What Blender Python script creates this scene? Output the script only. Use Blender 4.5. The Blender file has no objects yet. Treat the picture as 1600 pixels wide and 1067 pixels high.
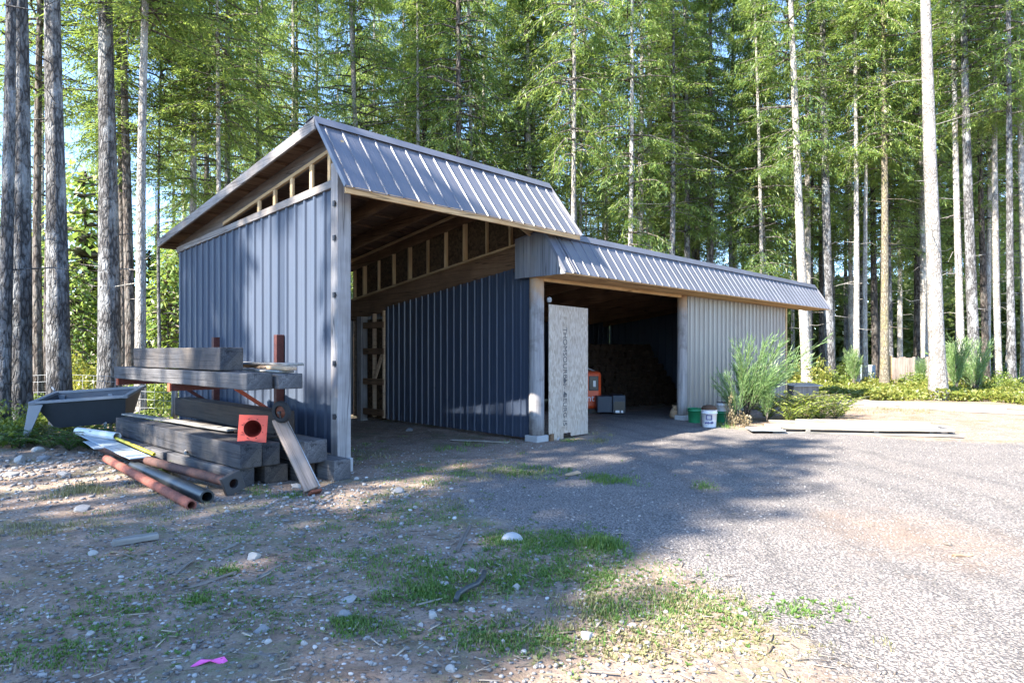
import bpy, math, random
import numpy as np
from mathutils import Vector, Matrix
R = math.radians
rnd = random.Random(7)
sc = bpy.context.scene
col = sc.collection

# ------------------------------------------------------------------ camera, sky, sun
FPX, EYE, HOR = 1005.0, 1.6, 550.0            # focal length in photo pixels, eye height, horizon row
cam_d = bpy.data.cameras.new('camera'); cam = bpy.data.objects.new('camera', cam_d); col.objects.link(cam)
cam.location = (0, 0, EYE); cam.rotation_euler = (R(90), 0, 0)
cam_d.sensor_fit = 'HORIZONTAL'; cam_d.sensor_width = 36.0
cam_d.lens = 36.0 * FPX / 1600.0
cam_d.shift_y = (HOR - 533.5) / 1600.0
cam_d.clip_start = 0.05; cam_d.clip_end = 2000
sc.camera = cam
sc.view_settings.view_transform = 'Standard'; sc.view_settings.look = 'None'
sc.view_settings.exposure = 2.4; sc.view_settings.gamma = 1.0
sc.view_settings.use_curve_mapping = False
SUN_EL = R(41); SUN_AZ = (-0.80, -0.60)        # towards the sun
w = bpy.data.worlds.new('World'); sc.world = w; w.use_nodes = True
nt = w.node_tree; bg = nt.nodes['Background']
sky = nt.nodes.new('ShaderNodeTexSky'); sky.sky_type = 'NISHITA'; sky.sun_disc = False
sky.sun_elevation = SUN_EL; sky.sun_rotation = math.atan2(SUN_AZ[0], SUN_AZ[1]); sky.air_density = 0.75; sky.ozone_density = 4.0; sky.dust_density = 0.0
nt.links.new(sky.outputs[0], bg.inputs[0]); bg.inputs[1].default_value = 0.15
sl = bpy.data.lights.new('sun', 'SUN'); so = bpy.data.objects.new('sun', sl); col.objects.link(so)
sl.energy = 5.0; sl.angle = R(0.5); sl.color = (1.0, 0.93, 0.82)
hl = math.hypot(*SUN_AZ)
SD = Vector((SUN_AZ[0] / hl * math.cos(SUN_EL), SUN_AZ[1] / hl * math.cos(SUN_EL), math.sin(SUN_EL)))
so.rotation_euler = SD.to_track_quat('Z', 'Y').to_euler(); so.location = SD * 60
sc.cycles.max_bounces = 8; sc.cycles.transparent_max_bounces = 4
sc.cycles.diffuse_bounces = 7; sc.cycles.glossy_bounces = 3; sc.cycles.transmission_bounces = 3

# ------------------------------------------------------------------ helpers
def at(px, py, z=0.0):
    """ground point seen at photo pixel (px, py) when it lies at height z"""
    t = (z - EYE) / ((HOR - py) / FPX)
    return Vector(((px - 800) / FPX * t, t, z))
def atY(px, Y, z=0.0):
    return Vector(((px - 800) / FPX * Y, Y, z))
def gz(x, y):
    return 0.018 * (math.sin(x * 1.3 + 0.4) * math.sin(y * 1.1 + 1.0)) + 0.010 * math.sin(x * 3.1 + y * 2.3) * math.sin(y * 2.9 - x)
def gzn(x, y):
    return 0.018 * (np.sin(x * 1.3 + 0.4) * np.sin(y * 1.1 + 1.0)) + 0.010 * np.sin(x * 3.1 + y * 2.3) * np.sin(y * 2.9 - x)

def tag(o, label=None, cat=None, group=None, kind=None):
    if label: o['label'] = label
    if cat: o['category'] = cat
    if group: o['group'] = group
    if kind: o['kind'] = kind
    return o
def empty(name, loc=(0, 0, 0), rot=(0, 0, 0)):
    o = bpy.data.objects.new(name, None); col.objects.link(o)
    o.location = loc; o.rotation_euler = rot; o.empty_display_size = 0.2
    return o

class MB:
    """collects geometry for ONE mesh object"""
    def __init__(s): s.v = []; s.f = []; s.mi = []; s.sm = []
    def add(s, vs, fs, mi=0, smooth=False):
        n = len(s.v); s.v += [tuple(p) for p in vs]
        for f in fs: s.f.append(tuple(i + n for i in f)); s.mi.append(mi); s.sm.append(smooth)
        return s
    def box(s, lo, hi, mi=0, M=None):
        x0, y0, z0 = lo; x1, y1, z1 = hi
        vs = [(x0, y0, z0), (x1, y0, z0), (x1, y1, z0), (x0, y1, z0), (x0, y0, z1), (x1, y0, z1), (x1, y1, z1), (x0, y1, z1)]
        if M is not None: vs = [M @ Vector(v) for v in vs]
        return s.add(vs, [(0, 3, 2, 1), (4, 5, 6, 7), (0, 1, 5, 4), (1, 2, 6, 5), (2, 3, 7, 6), (3, 0, 4, 7)], mi)
    def hexa(s, bottom, top, mi=0):
        return s.add(list(bottom) + list(top), [(0, 3, 2, 1), (4, 5, 6, 7), (0, 1, 5, 4), (1, 2, 6, 5), (2, 3, 7, 6), (3, 0, 4, 7)], mi)
    def bar(s, p0, p1, wd, ht, up=(0, 0, 1), mi=0):
        p0 = Vector(p0); p1 = Vector(p1); d = (p1 - p0).normalized(); up = Vector(up)
        sd = d.cross(up)
        if sd.length < 1e-4: sd = d.cross(Vector((1, 0, 0)))
        sd.normalize(); u2 = sd.cross(d).normalized(); a = sd * wd / 2; b = u2 * ht / 2
        vs = [p0 - a - b, p0 + a - b, p0 + a + b, p0 - a + b, p1 - a - b, p1 + a - b, p1 + a + b, p1 - a + b]
        return s.add(vs, [(0, 1, 2, 3), (4, 7, 6, 5), (0, 4, 5, 1), (1, 5, 6, 2), (2, 6, 7, 3), (3, 7, 4, 0)], mi)
    def tube(s, pts, rad, n=10, mi=0, cap=True, smooth=True, jit=0.0):
        pts = [Vector(p) for p in pts]
        if not hasattr(rad, '__len__'): rad = [rad] * len(pts)
        vs = []; fs = []; pr = None
        for i, p in enumerate(pts):
            d = (pts[min(i + 1, len(pts) - 1)] - pts[max(i - 1, 0)]).normalized()
            if pr is None:
                a = d.cross(Vector((0, 0, 1)))
                if a.length < 1e-3: a = Vector((1, 0, 0))
                a.normalize()
            else:
                a = (pr - d * pr.dot(d)).normalized()
            pr = a; b = d.cross(a)
            for k in range(n):
                t = 2 * math.pi * k / n; r = rad[i] * (1 + (rnd.uniform(-jit, jit) if jit else 0))
                vs.append(p + a * (r * math.cos(t)) + b * (r * math.sin(t)))
        for i in range(len(pts) - 1):
            for k in range(n):
                k2 = (k + 1) % n
                fs.append((i * n + k, i * n + k2, (i + 1) * n + k2, (i + 1) * n + k))
        s.add(vs, fs, mi, smooth)
        if cap:
            m = len(s.v) - len(vs)
            s.f.append(tuple(m + k for k in reversed(range(n)))); s.mi.append(mi); s.sm.append(False)
            m2 = m + (len(pts) - 1) * n
            s.f.append(tuple(m2 + k for k in range(n))); s.mi.append(mi); s.sm.append(False)
        return s
    def lathe(s, prof, n=20, mi=0, M=None):
        """profile of (r, z), turned about the z axis"""
        vs = []; fs = []
        for r, z in prof:
            for k in range(n):
                t = 2 * math.pi * k / n; vs.append(Vector((r * math.cos(t), r * math.sin(t), z)))
        if M is not None: vs = [M @ v for v in vs]
        for i in range(len(prof) - 1):
            for k in range(n):
                k2 = (k + 1) % n; fs.append((i * n + k, i * n + k2, (i + 1) * n + k2, (i + 1) * n + k))
        return s.add(vs, fs, mi, True)
    def ribbed(s, b0, b1, tops, nrm, pitch=0.27, rh=0.022, rw=0.055, start=0.12, mi=0):
        """ribbed sheet metal: lower edge b0-b1, tops(s) gives the upper edge point at s metres, ribs stand out along nrm"""
        b0 = Vector(b0); b1 = Vector(b1); nrm = Vector(nrm).normalized(); L = (b1 - b0).length; d = (b1 - b0) / L
        prof = [(0, 0)]; x = start
        while x + rw < L:
            q = rw * 0.22
            prof += [(x, 0), (x + q, rh), (x + rw - q, rh), (x + rw, 0)]
            m = x + pitch * 0.5 + rw * 0.5
            if m + 0.02 < L: prof += [(m - 0.012, 0), (m, rh * 0.16), (m + 0.012, 0)]
            x += pitch
        prof.append((L, 0))
        vs = []
        for x, o in prof:
            vs.append(b0 + d * x + nrm * o); vs.append(Vector(tops(x)) + nrm * o)
        fs = [(2 * i, 2 * i + 2, 2 * i + 3, 2 * i + 1) for i in range(len(prof) - 1)]
        return s.add(vs, fs, mi)
    def build(s, name, mat, parent=None, loc=None, rot=None, bevel=0, solid=0):
        me = bpy.data.meshes.new(name); me.from_pydata(s.v, [], s.f)
        for m in (mat if isinstance(mat, (list, tuple)) else [mat]): me.materials.append(m)
        me.polygons.foreach_set('material_index', s.mi); me.polygons.foreach_set('use_smooth', s.sm)
        me.update()
        o = bpy.data.objects.new(name, me); col.objects.link(o)
        if parent is not None: o.parent = parent
        if loc is not None: o.location = loc
        if rot is not None: o.rotation_euler = rot
        if solid:
            m = o.modifiers.new('solid', 'SOLIDIFY'); m.thickness = solid; m.offset = -1
        if bevel:
            m = o.modifiers.new('bevel', 'BEVEL'); m.width = bevel; m.segments = 2; m.limit_method = 'ANGLE'; m.angle_limit = R(40)
        return o

def np_mesh(name, V, F, mats, mi=None, smooth=False):
    """mesh out of numpy arrays; F is (n, 4) or (n, 3)"""
    me = bpy.data.meshes.new(name); k = F.shape[1]; n = F.shape[0]
    me.vertices.add(len(V)); me.vertices.foreach_set('co', np.asarray(V, np.float32).ravel())
    me.loops.add(n * k); me.loops.foreach_set('vertex_index', F.astype(np.int32).ravel())
    me.polygons.add(n); me.polygons.foreach_set('loop_start', np.arange(0, n * k, k, dtype=np.int32))
    me.polygons.foreach_set('loop_total', np.full(n, k, np.int32))
    for m in mats: me.materials.append(m)
    if mi is not None: me.polygons.foreach_set('material_index', np.asarray(mi, np.int32))
    if smooth: me.polygons.foreach_set('use_smooth', np.ones(n, bool))
    me.update(calc_edges=True)
    return me
def link(name, me, parent=None, loc=None):
    o = bpy.data.objects.new(name, me); col.objects.link(o)
    if parent is not None: o.parent = parent
    if loc is not None: o.location = loc
    return o

# ------------------------------------------------------------------ materials
class Mat:
    def __init__(s, name, rough=0.8, spec=0.3):
        s.m = bpy.data.materials.new(name); s.m.use_nodes = True; s.t = s.m.node_tree
        s.b = s.t.nodes['Principled BSDF']; s.b.inputs['Roughness'].default_value = rough
        s.b.inputs['Specular IOR Level'].default_value = spec
        s.tc = None
    def n(s, kind, **kw):
        x = s.t.nodes.new('ShaderNode' + kind)
        for k, v in kw.items():
            if k in x.inputs.keys(): x.inputs[k].default_value = v
            else: setattr(x, k, v)
        return x
    def l(s, a, b): s.t.links.new(a, b)
    def co(s, scale=(1, 1, 1)):
        if s.tc is None: s.tc = s.n('TexCoord')
        mp = s.n('Mapping'); mp.inputs['Scale'].default_value = scale; s.l(s.tc.outputs['Object'], mp.inputs[0]); return mp.outputs[0]
    def noise(s, scale, detail=4, rough=0.6, co=None, **kw):
        x = s.n('TexNoise', **kw); x.inputs['Scale'].default_value = scale; x.inputs['Detail'].default_value = detail
        x.inputs['Roughness'].default_value = rough
        s.l(co if co is not None else s.co(), x.inputs['Vector']); return x.outputs['Fac']
    def ramp(s, fac, stops, const=False):
        r = s.n('ValToRGB'); el = r.color_ramp.elements
        if const: r.color_ramp.interpolation = 'CONSTANT'
        while len(el) < len(stops): el.new(0.5)
        for e, (p, c) in zip(el, stops):
            e.position = p; c = c if hasattr(c, '__len__') else (c, c, c); e.color = (*c[:3], 1)
        s.l(fac, r.inputs[0]); return r.outputs[0]
    def mix(s, fac, a, b, mode='MIX'):
        m = s.n('Mix', data_type='RGBA', blend_type=mode)
        for sk, v in ((m.inputs[0], fac), (m.inputs[6], a), (m.inputs[7], b)):
            if isinstance(v, (int, float)): sk.default_value = v if sk.type == 'VALUE' else (v, v, v, 1)
            elif isinstance(v, tuple): sk.default_value = (*v[:3], 1)
            else: s.l(v, sk)
        return m.outputs[2]
    def math(s, op, a, b=0.0, clamp=False):
        m = s.n('Math', operation=op, use_clamp=clamp)
        for sk, v in ((m.inputs[0], a), (m.inputs[1], b)):
            if isinstance(v, (int, float)): sk.default_value = v
            else: s.l(v, sk)
        return m.outputs[0]
    def color(s, c):
        if isinstance(c, tuple): s.b.inputs['Base Color'].default_value = (*c[:3], 1)
        else: s.l(c, s.b.inputs['Base Color'])
        return s
    def bump(s, h, strength=0.4, dist=0.02):
        b = s.n('Bump'); b.inputs['Strength'].default_value = strength; b.inputs['Distance'].default_value = dist
        s.l(h, b.inputs['Height']); s.l(b.outputs[0], s.b.inputs['Normal']); return s
    def rough(s, r):
        s.l(r, s.b.inputs['Roughness']); return s

def wood(name, c1, c2, c3=None, axis=0, rough=0.85, crack=True, knots=0.0):
    """weathered timber, grain along the object's own axis (0 x, 1 y, 2 z)"""
    m = Mat(name, rough, 0.2); sc1 = [16.0] * 3; sc1[axis] = 0.7; sc2 = [60.0] * 3; sc2[axis] = 1.6
    n1 = m.noise(1.0, 5, 0.65, m.co(sc1)); n2 = m.noise(1.0, 3, 0.6, m.co(sc2)); n3 = m.noise(1.7, 3, 0.6)
    c = m.ramp(n1, [(0.3, c1), (0.7, c2)])
    c = m.mix(m.ramp(n3, [(0.42, 0.0), (0.66, 0.75)]), c, c3 if c3 else tuple(q * 0.6 for q in c1))
    c = m.mix(m.ramp(n2, [(0.30, 0.55), (0.48, 0.0)]), c, tuple(q * 0.35 for q in c1))
    if crack:
        sc3 = [6.0] * 3; sc3[axis] = 0.16
        n4 = m.noise(1.0, 2, 0.5, m.co(sc3))
        k = m.ramp(n4, [(0.490, 0.0), (0.498, 0.75), (0.502, 0.75), (0.510, 0.0)])
        c = m.mix(k, c, tuple(q * 0.18 for q in c1))
    oi = m.n('ObjectInfo'); c = m.mix(1.0, c, m.ramp(oi.outputs['Random'], [(0, 0.78), (1, 1.15)]), 'MULTIPLY')
    m.color(c); m.bump(m.math('ADD', n1, n2), 0.5, 0.012); return m.m

def paint_metal(name, c, rough=0.38, dirt=0.25, spec=0.5, dirtcol=None):
    m = Mat(name, rough, spec); n = m.noise(1.4, 5, 0.65, m.co((1, 1, 0.35))); n2 = m.noise(22, 3, 0.7, m.co((1, 1, 0.2)))
    k = m.math('MULTIPLY', m.ramp(n, [(0.4, 0.0), (0.75, 1.0)]), dirt)
    cc = m.mix(k, c, dirtcol or tuple(min(1, q * 1.5 + 0.03) for q in c))
    cc = m.mix(m.math('MULTIPLY', n2, 0.3), cc, tuple(q * 0.75 for q in c))
    m.color(cc); m.rough(m.ramp(n, [(0.3, rough - 0.08), (0.8, rough + 0.2)]))
    m.bump(m.noise(1.1, 2, 0.5, m.co((1, 1, 0.5))), 0.25, 0.03); return m.m
def rust(name, c1=(0.11, 0.03, 0.018), c2=(0.22, 0.075, 0.04), rough=0.8):
    m = Mat(name, rough, 0.3); n = m.noise(9, 6, 0.7); n2 = m.noise(60, 3, 0.7)
    m.color(m.mix(m.ramp(n2, [(0.4, 0), (0.7, 0.6)]), m.ramp(n, [(0.3, c1), (0.7, c2)]), tuple(q * 0.5 for q in c1))); m.bump(n2, 0.4, 0.006); return m.m
def plain(name, c, rough=0.5, spec=0.4, var=0.25):
    m = Mat(name, rough, spec); n = m.noise(6, 5, 0.7); m.color(m.mix(m.math('MULTIPLY', n, var * 2), c, tuple(q * 0.55 for q in c))); m.bump(m.noise(40, 3), 0.12, 0.004); return m.m
def leaf(name, c1, c2, c3, trans=0.3, objvar=0.4):
    """foliage: diffuse and translucent, every spray its own tint"""
    m = Mat(name); t = m.t; t.nodes.remove(m.b); g = m.n('NewGeometry'); oi = m.n('ObjectInfo')
    c = m.ramp(g.outputs['Random Per Island'], [(0.0, c1), (0.55, c2), (1.0, c3)])
    c = m.mix(1.0, c, m.ramp(oi.outputs['Random'], [(0, (1 - objvar * 0.7, 1 - objvar * 0.5, 1 - objvar * 0.5)), (1, (1 + objvar * 0.5, 1 + objvar * 0.3, 1.0))]), 'MULTIPLY')
    d = m.n('BsdfDiffuse'); tr = m.n('BsdfTranslucent'); gl = m.n('BsdfGlossy'); gl.inputs['Roughness'].default_value = 0.45
    m.l(c, d.inputs[0]); m.l(m.mix(0.5, c, (c3[0] * 1.2, c3[1] * 1.25, c3[2] * 0.7)), tr.inputs[0])
    x = m.n('MixShader'); x.inputs[0].default_value = trans; m.l(d.outputs[0], x.inputs[1]); m.l(tr.outputs[0], x.inputs[2])
    y = m.n('MixShader'); y.inputs[0].default_value = 0.035; m.l(x.outputs[0], y.inputs[1]); m.l(gl.outputs[0], y.inputs[2])
    out = [q for q in t.nodes if q.type == 'OUTPUT_MATERIAL'][0]; m.l(y.outputs[0], out.inputs[0]); return m.m
def bark(name, c1, c2, lichen, lk=0.5, vs=1.0, dk=0.35):
    m = Mat(name, 0.92, 0.15); co = m.co((9 * vs, 9 * vs, 2.9 * vs)); n = m.noise(1.6, 6, 0.7, co)
    v = m.n('TexVoronoi', feature='DISTANCE_TO_EDGE'); v.inputs['Scale'].default_value = 1.5
    nz = m.n('TexNoise'); nz.inputs['Scale'].default_value = 2.0; m.l(co, nz.inputs['Vector'])
    mv = m.n('Mix', data_type='VECTOR'); mv.inputs[0].default_value = 0.35; m.l(co, mv.inputs[4]); m.l(nz.outputs['Color'], mv.inputs[5]); m.l(mv.outputs[1], v.inputs['Vector'])
    e = m.ramp(v.outputs['Distance'], [(0.0, 0.0), (0.22, 1.0)])
    c = m.mix(e, tuple(q * dk for q in c1), m.ramp(n, [(0.3, c1), (0.7, c2)]))
    big = m.noise(2.2, 5, 0.7, m.co((1.6, 1.6, 0.8)))
    c = m.mix(m.math('MULTIPLY', m.ramp(big, [(0.48, 0.0), (0.62, 1.0)]), lk), c, lichen)
    oi = m.n('ObjectInfo'); c = m.mix(1.0, c, m.ramp(oi.outputs['Random'], [(0, 0.75), (1, 1.2)]), 'MULTIPLY')
    m.color(c); m.bump(m.math('ADD', m.math('MULTIPLY', e, 0.8), n), 0.9, 0.03); return m.m

M = {}
M['post_wood'] = wood('weathered_post', (0.20, 0.19, 0.19), (0.33, 0.31, 0.30), (0.16, 0.14, 0.13), axis=2)
M['trim_wood'] = wood('weathered_trim', (0.22, 0.20, 0.19), (0.36, 0.33, 0.31), (0.19, 0.16, 0.14), axis=1)
M['fresh_wood'] = wood('yellow_stud', (0.50, 0.35, 0.19), (0.62, 0.46, 0.27), (0.44, 0.29, 0.15), axis=2, crack=False)
M['fresh_plate'] = wood('yellow_plate', (0.46, 0.31, 0.17), (0.57, 0.42, 0.24), (0.40, 0.26, 0.13), axis=1, crack=False)
M['fresh_a'] = wood('soffit_board', (0.46, 0.28, 0.13), (0.60, 0.40, 0.21), (0.40, 0.22, 0.09), axis=0, crack=True)
M['rafter'] = wood('brown_rafter', (0.16, 0.09, 0.05), (0.25, 0.15, 0.085), (0.12, 0.07, 0.04), axis=1)
M['deck'] = wood('deck_underside', (0.13, 0.08, 0.05), (0.21, 0.13, 0.08), (0.10, 0.06, 0.04), axis=0)
M['deck_grey'] = wood('grey_brown_rafter', (0.085, 0.075, 0.07), (0.15, 0.13, 0.12), (0.07, 0.06, 0.055), axis=1)
M['gable'] = wood('grey_gable_board', (0.13, 0.135, 0.15), (0.24, 0.245, 0.26), (0.20, 0.175, 0.155), axis=2)
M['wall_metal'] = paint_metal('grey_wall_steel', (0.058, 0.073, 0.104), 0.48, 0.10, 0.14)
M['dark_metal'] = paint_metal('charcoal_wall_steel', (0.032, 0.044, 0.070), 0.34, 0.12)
M['tan_metal'] = paint_metal('taupe_wall_steel', (0.215, 0.188, 0.165), 0.42, 0.25)
M['roof_metal'] = paint_metal('grey_roof_steel', (0.105, 0.109, 0.130), 0.36, 0.3)
M['pale_panel'] = paint_metal('pale_back_steel', (0.45, 0.47, 0.48), 0.45, 0.2)
M['timber'] = wood('creosoted_timber', (0.028, 0.029, 0.034), (0.066, 0.067, 0.075), (0.115, 0.095, 0.078), axis=0)
M['timber_grey'] = wood('grey_timber', (0.068, 0.067, 0.072), (0.145, 0.14, 0.142), (0.05, 0.047, 0.048), axis=0)
M['timber_black'] = wood('black_timber', (0.032, 0.028, 0.026), (0.07, 0.058, 0.05), (0.085, 0.06, 0.045), axis=0)
M['board_pale'] = wood('pale_board', (0.27, 0.24, 0.20), (0.40, 0.355, 0.30), (0.20, 0.175, 0.14), axis=0)
M['board_grey'] = wood('silver_board', (0.19, 0.18, 0.165), (0.30, 0.285, 0.265), (0.14, 0.13, 0.115), axis=0)
M['board_tan'] = wood('tan_board', (0.38, 0.25, 0.15), (0.50, 0.36, 0.24), (0.28, 0.19, 0.13), axis=0)
M['fence_wood'] = wood('fence_board', (0.22, 0.18, 0.15), (0.34, 0.29, 0.25), (0.16, 0.13, 0.11), axis=2)
M['stick'] = wood('dry_stick', (0.13, 0.11, 0.095), (0.24, 0.21, 0.18), (0.1, 0.08, 0.07), axis=0, crack=False)
M['rust'] = rust('rusty_steel'); M['rust_pipe'] = rust('rusty_pipe_steel', (0.15, 0.045, 0.03), (0.27, 0.10, 0.07))
M['red_steel'] = rust('red_oxide_steel', (0.075, 0.022, 0.017), (0.13, 0.042, 0.032), 0.6)
M['orange_red'] = rust('orange_oxide_steel', (0.38, 0.07, 0.03), (0.46, 0.10, 0.045), 0.6)
M['dark_steel'] = plain('dark_steel', (0.035, 0.033, 0.035), 0.55, 0.5)
M['black_plastic'] = plain('black_pipe_plastic', (0.022, 0.027, 0.03), 0.45, 0.5)
M['white_pvc'] = plain('white_pvc', (0.62, 0.64, 0.64), 0.4)
M['yellow'] = plain('yellow_pipe_plastic', (0.72, 0.55, 0.03), 0.45)
M['sheet_blue'] = plain('grey_blue_board', (0.30, 0.36, 0.42), 0.6)
M['galv'] = plain('galvanised_steel', (0.33, 0.35, 0.37), 0.42, 0.6, 0.35)
M['bin'] = plain('dark_bin_steel', (0.05, 0.06, 0.078), 0.5, 0.5, 0.4)
M['bin_rim'] = plain('pale_bin_rim', (0.17, 0.195, 0.23), 0.45, 0.5, 0.3)
M['cone'] = plain('orange_cone_plastic', (0.88, 0.12, 0.07), 0.5, 0.4, 0.2)
M['cone_shade'] = plain('shaded_cone_inside', (0.16, 0.018, 0.012), 0.6, 0.3, 0.3)  # shade of the hollow put into the colour, drain holes too
M['rubber'] = plain('black_rubber', (0.025, 0.025, 0.027), 0.8, 0.3)
M['orange'] = plain('orange_machine_paint', (0.72, 0.085, 0.02), 0.35, 0.5, 0.1)
M['black'] = plain('black_panel', (0.015, 0.015, 0.017), 0.3, 0.5, 0.1)
M['white'] = plain('white_letter', (0.8, 0.8, 0.8), 0.5, 0.4, 0.05)
M['navy'] = plain('navy_print', (0.045, 0.05, 0.20), 0.5, 0.4, 0.1)
M['pail'] = plain('white_pail_plastic', (0.70, 0.70, 0.72), 0.4, 0.4, 0.12)
M['green'] = plain('green_tub_plastic', (0.02, 0.20, 0.085), 0.4, 0.4, 0.2)
M['box_blue'] = plain('slate_blue_box', (0.035, 0.05, 0.075), 0.5, 0.4)
M['pink'] = plain('pink_ribbon', (0.80, 0.12, 0.42), 0.6, 0.3, 0.1)
M['concrete'] = plain('concrete', (0.36, 0.36, 0.36), 0.9, 0.2, 0.3)
M['soil'] = plain('brown_leaf_mould', (0.10, 0.06, 0.04), 0.95, 0.1)
M['ink'] = plain('black_stamp_ink', (0.13, 0.12, 0.115), 0.9, 0.1, 0.4)
M['hose'] = plain('black_hose_rubber', (0.04, 0.05, 0.055), 0.5)
M['stone_white'] = plain('pale_stone', (0.36, 0.34, 0.315), 0.9, 0.2, 0.25)
M['stone_grey'] = plain('grey_stone', (0.22, 0.22, 0.225), 0.9, 0.2, 0.3)

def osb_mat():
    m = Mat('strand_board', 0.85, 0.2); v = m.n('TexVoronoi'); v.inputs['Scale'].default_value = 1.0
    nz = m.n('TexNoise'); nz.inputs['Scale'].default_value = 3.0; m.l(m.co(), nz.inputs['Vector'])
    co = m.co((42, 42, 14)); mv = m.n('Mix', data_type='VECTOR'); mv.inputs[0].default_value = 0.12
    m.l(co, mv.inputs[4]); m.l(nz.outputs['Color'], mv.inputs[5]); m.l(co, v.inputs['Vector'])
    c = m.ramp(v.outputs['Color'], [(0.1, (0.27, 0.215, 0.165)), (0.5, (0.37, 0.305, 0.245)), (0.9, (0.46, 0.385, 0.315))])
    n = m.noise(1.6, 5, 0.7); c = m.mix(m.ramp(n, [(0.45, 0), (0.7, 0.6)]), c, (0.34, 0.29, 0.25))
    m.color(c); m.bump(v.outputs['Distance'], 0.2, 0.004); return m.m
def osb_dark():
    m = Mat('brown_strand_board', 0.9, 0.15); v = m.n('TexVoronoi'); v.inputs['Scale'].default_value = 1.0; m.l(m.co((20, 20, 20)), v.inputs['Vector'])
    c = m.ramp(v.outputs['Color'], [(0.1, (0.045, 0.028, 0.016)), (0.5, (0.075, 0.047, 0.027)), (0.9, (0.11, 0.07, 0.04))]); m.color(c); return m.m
def log_mat():
    m = Mat('peeled_log', 0.85, 0.2); n1 = m.noise(1, 5, 0.65, m.co((22, 22, 1.4))); n2 = m.noise(2.4, 4, 0.65)
    c = m.ramp(n1, [(0.3, (0.17, 0.16, 0.16)), (0.7, (0.33, 0.31, 0.30))]); c = m.mix(m.ramp(n2, [(0.5, 0), (0.66, 0.8)]), c, (0.13, 0.115, 0.11))
    sp = m.n('SeparateXYZ'); m.l(m.co(), sp.inputs[0])       # the tone turns orange-brown towards the top
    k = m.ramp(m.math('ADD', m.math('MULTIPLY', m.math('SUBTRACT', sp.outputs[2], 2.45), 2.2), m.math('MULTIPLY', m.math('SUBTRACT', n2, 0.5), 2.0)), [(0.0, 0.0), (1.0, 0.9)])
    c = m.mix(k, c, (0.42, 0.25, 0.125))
    m.color(c); m.bump(n1, 0.5, 0.012); return m.m
M['osb'] = osb_mat(); M['osb_dark'] = osb_dark(); M['log'] = log_mat()

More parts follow.
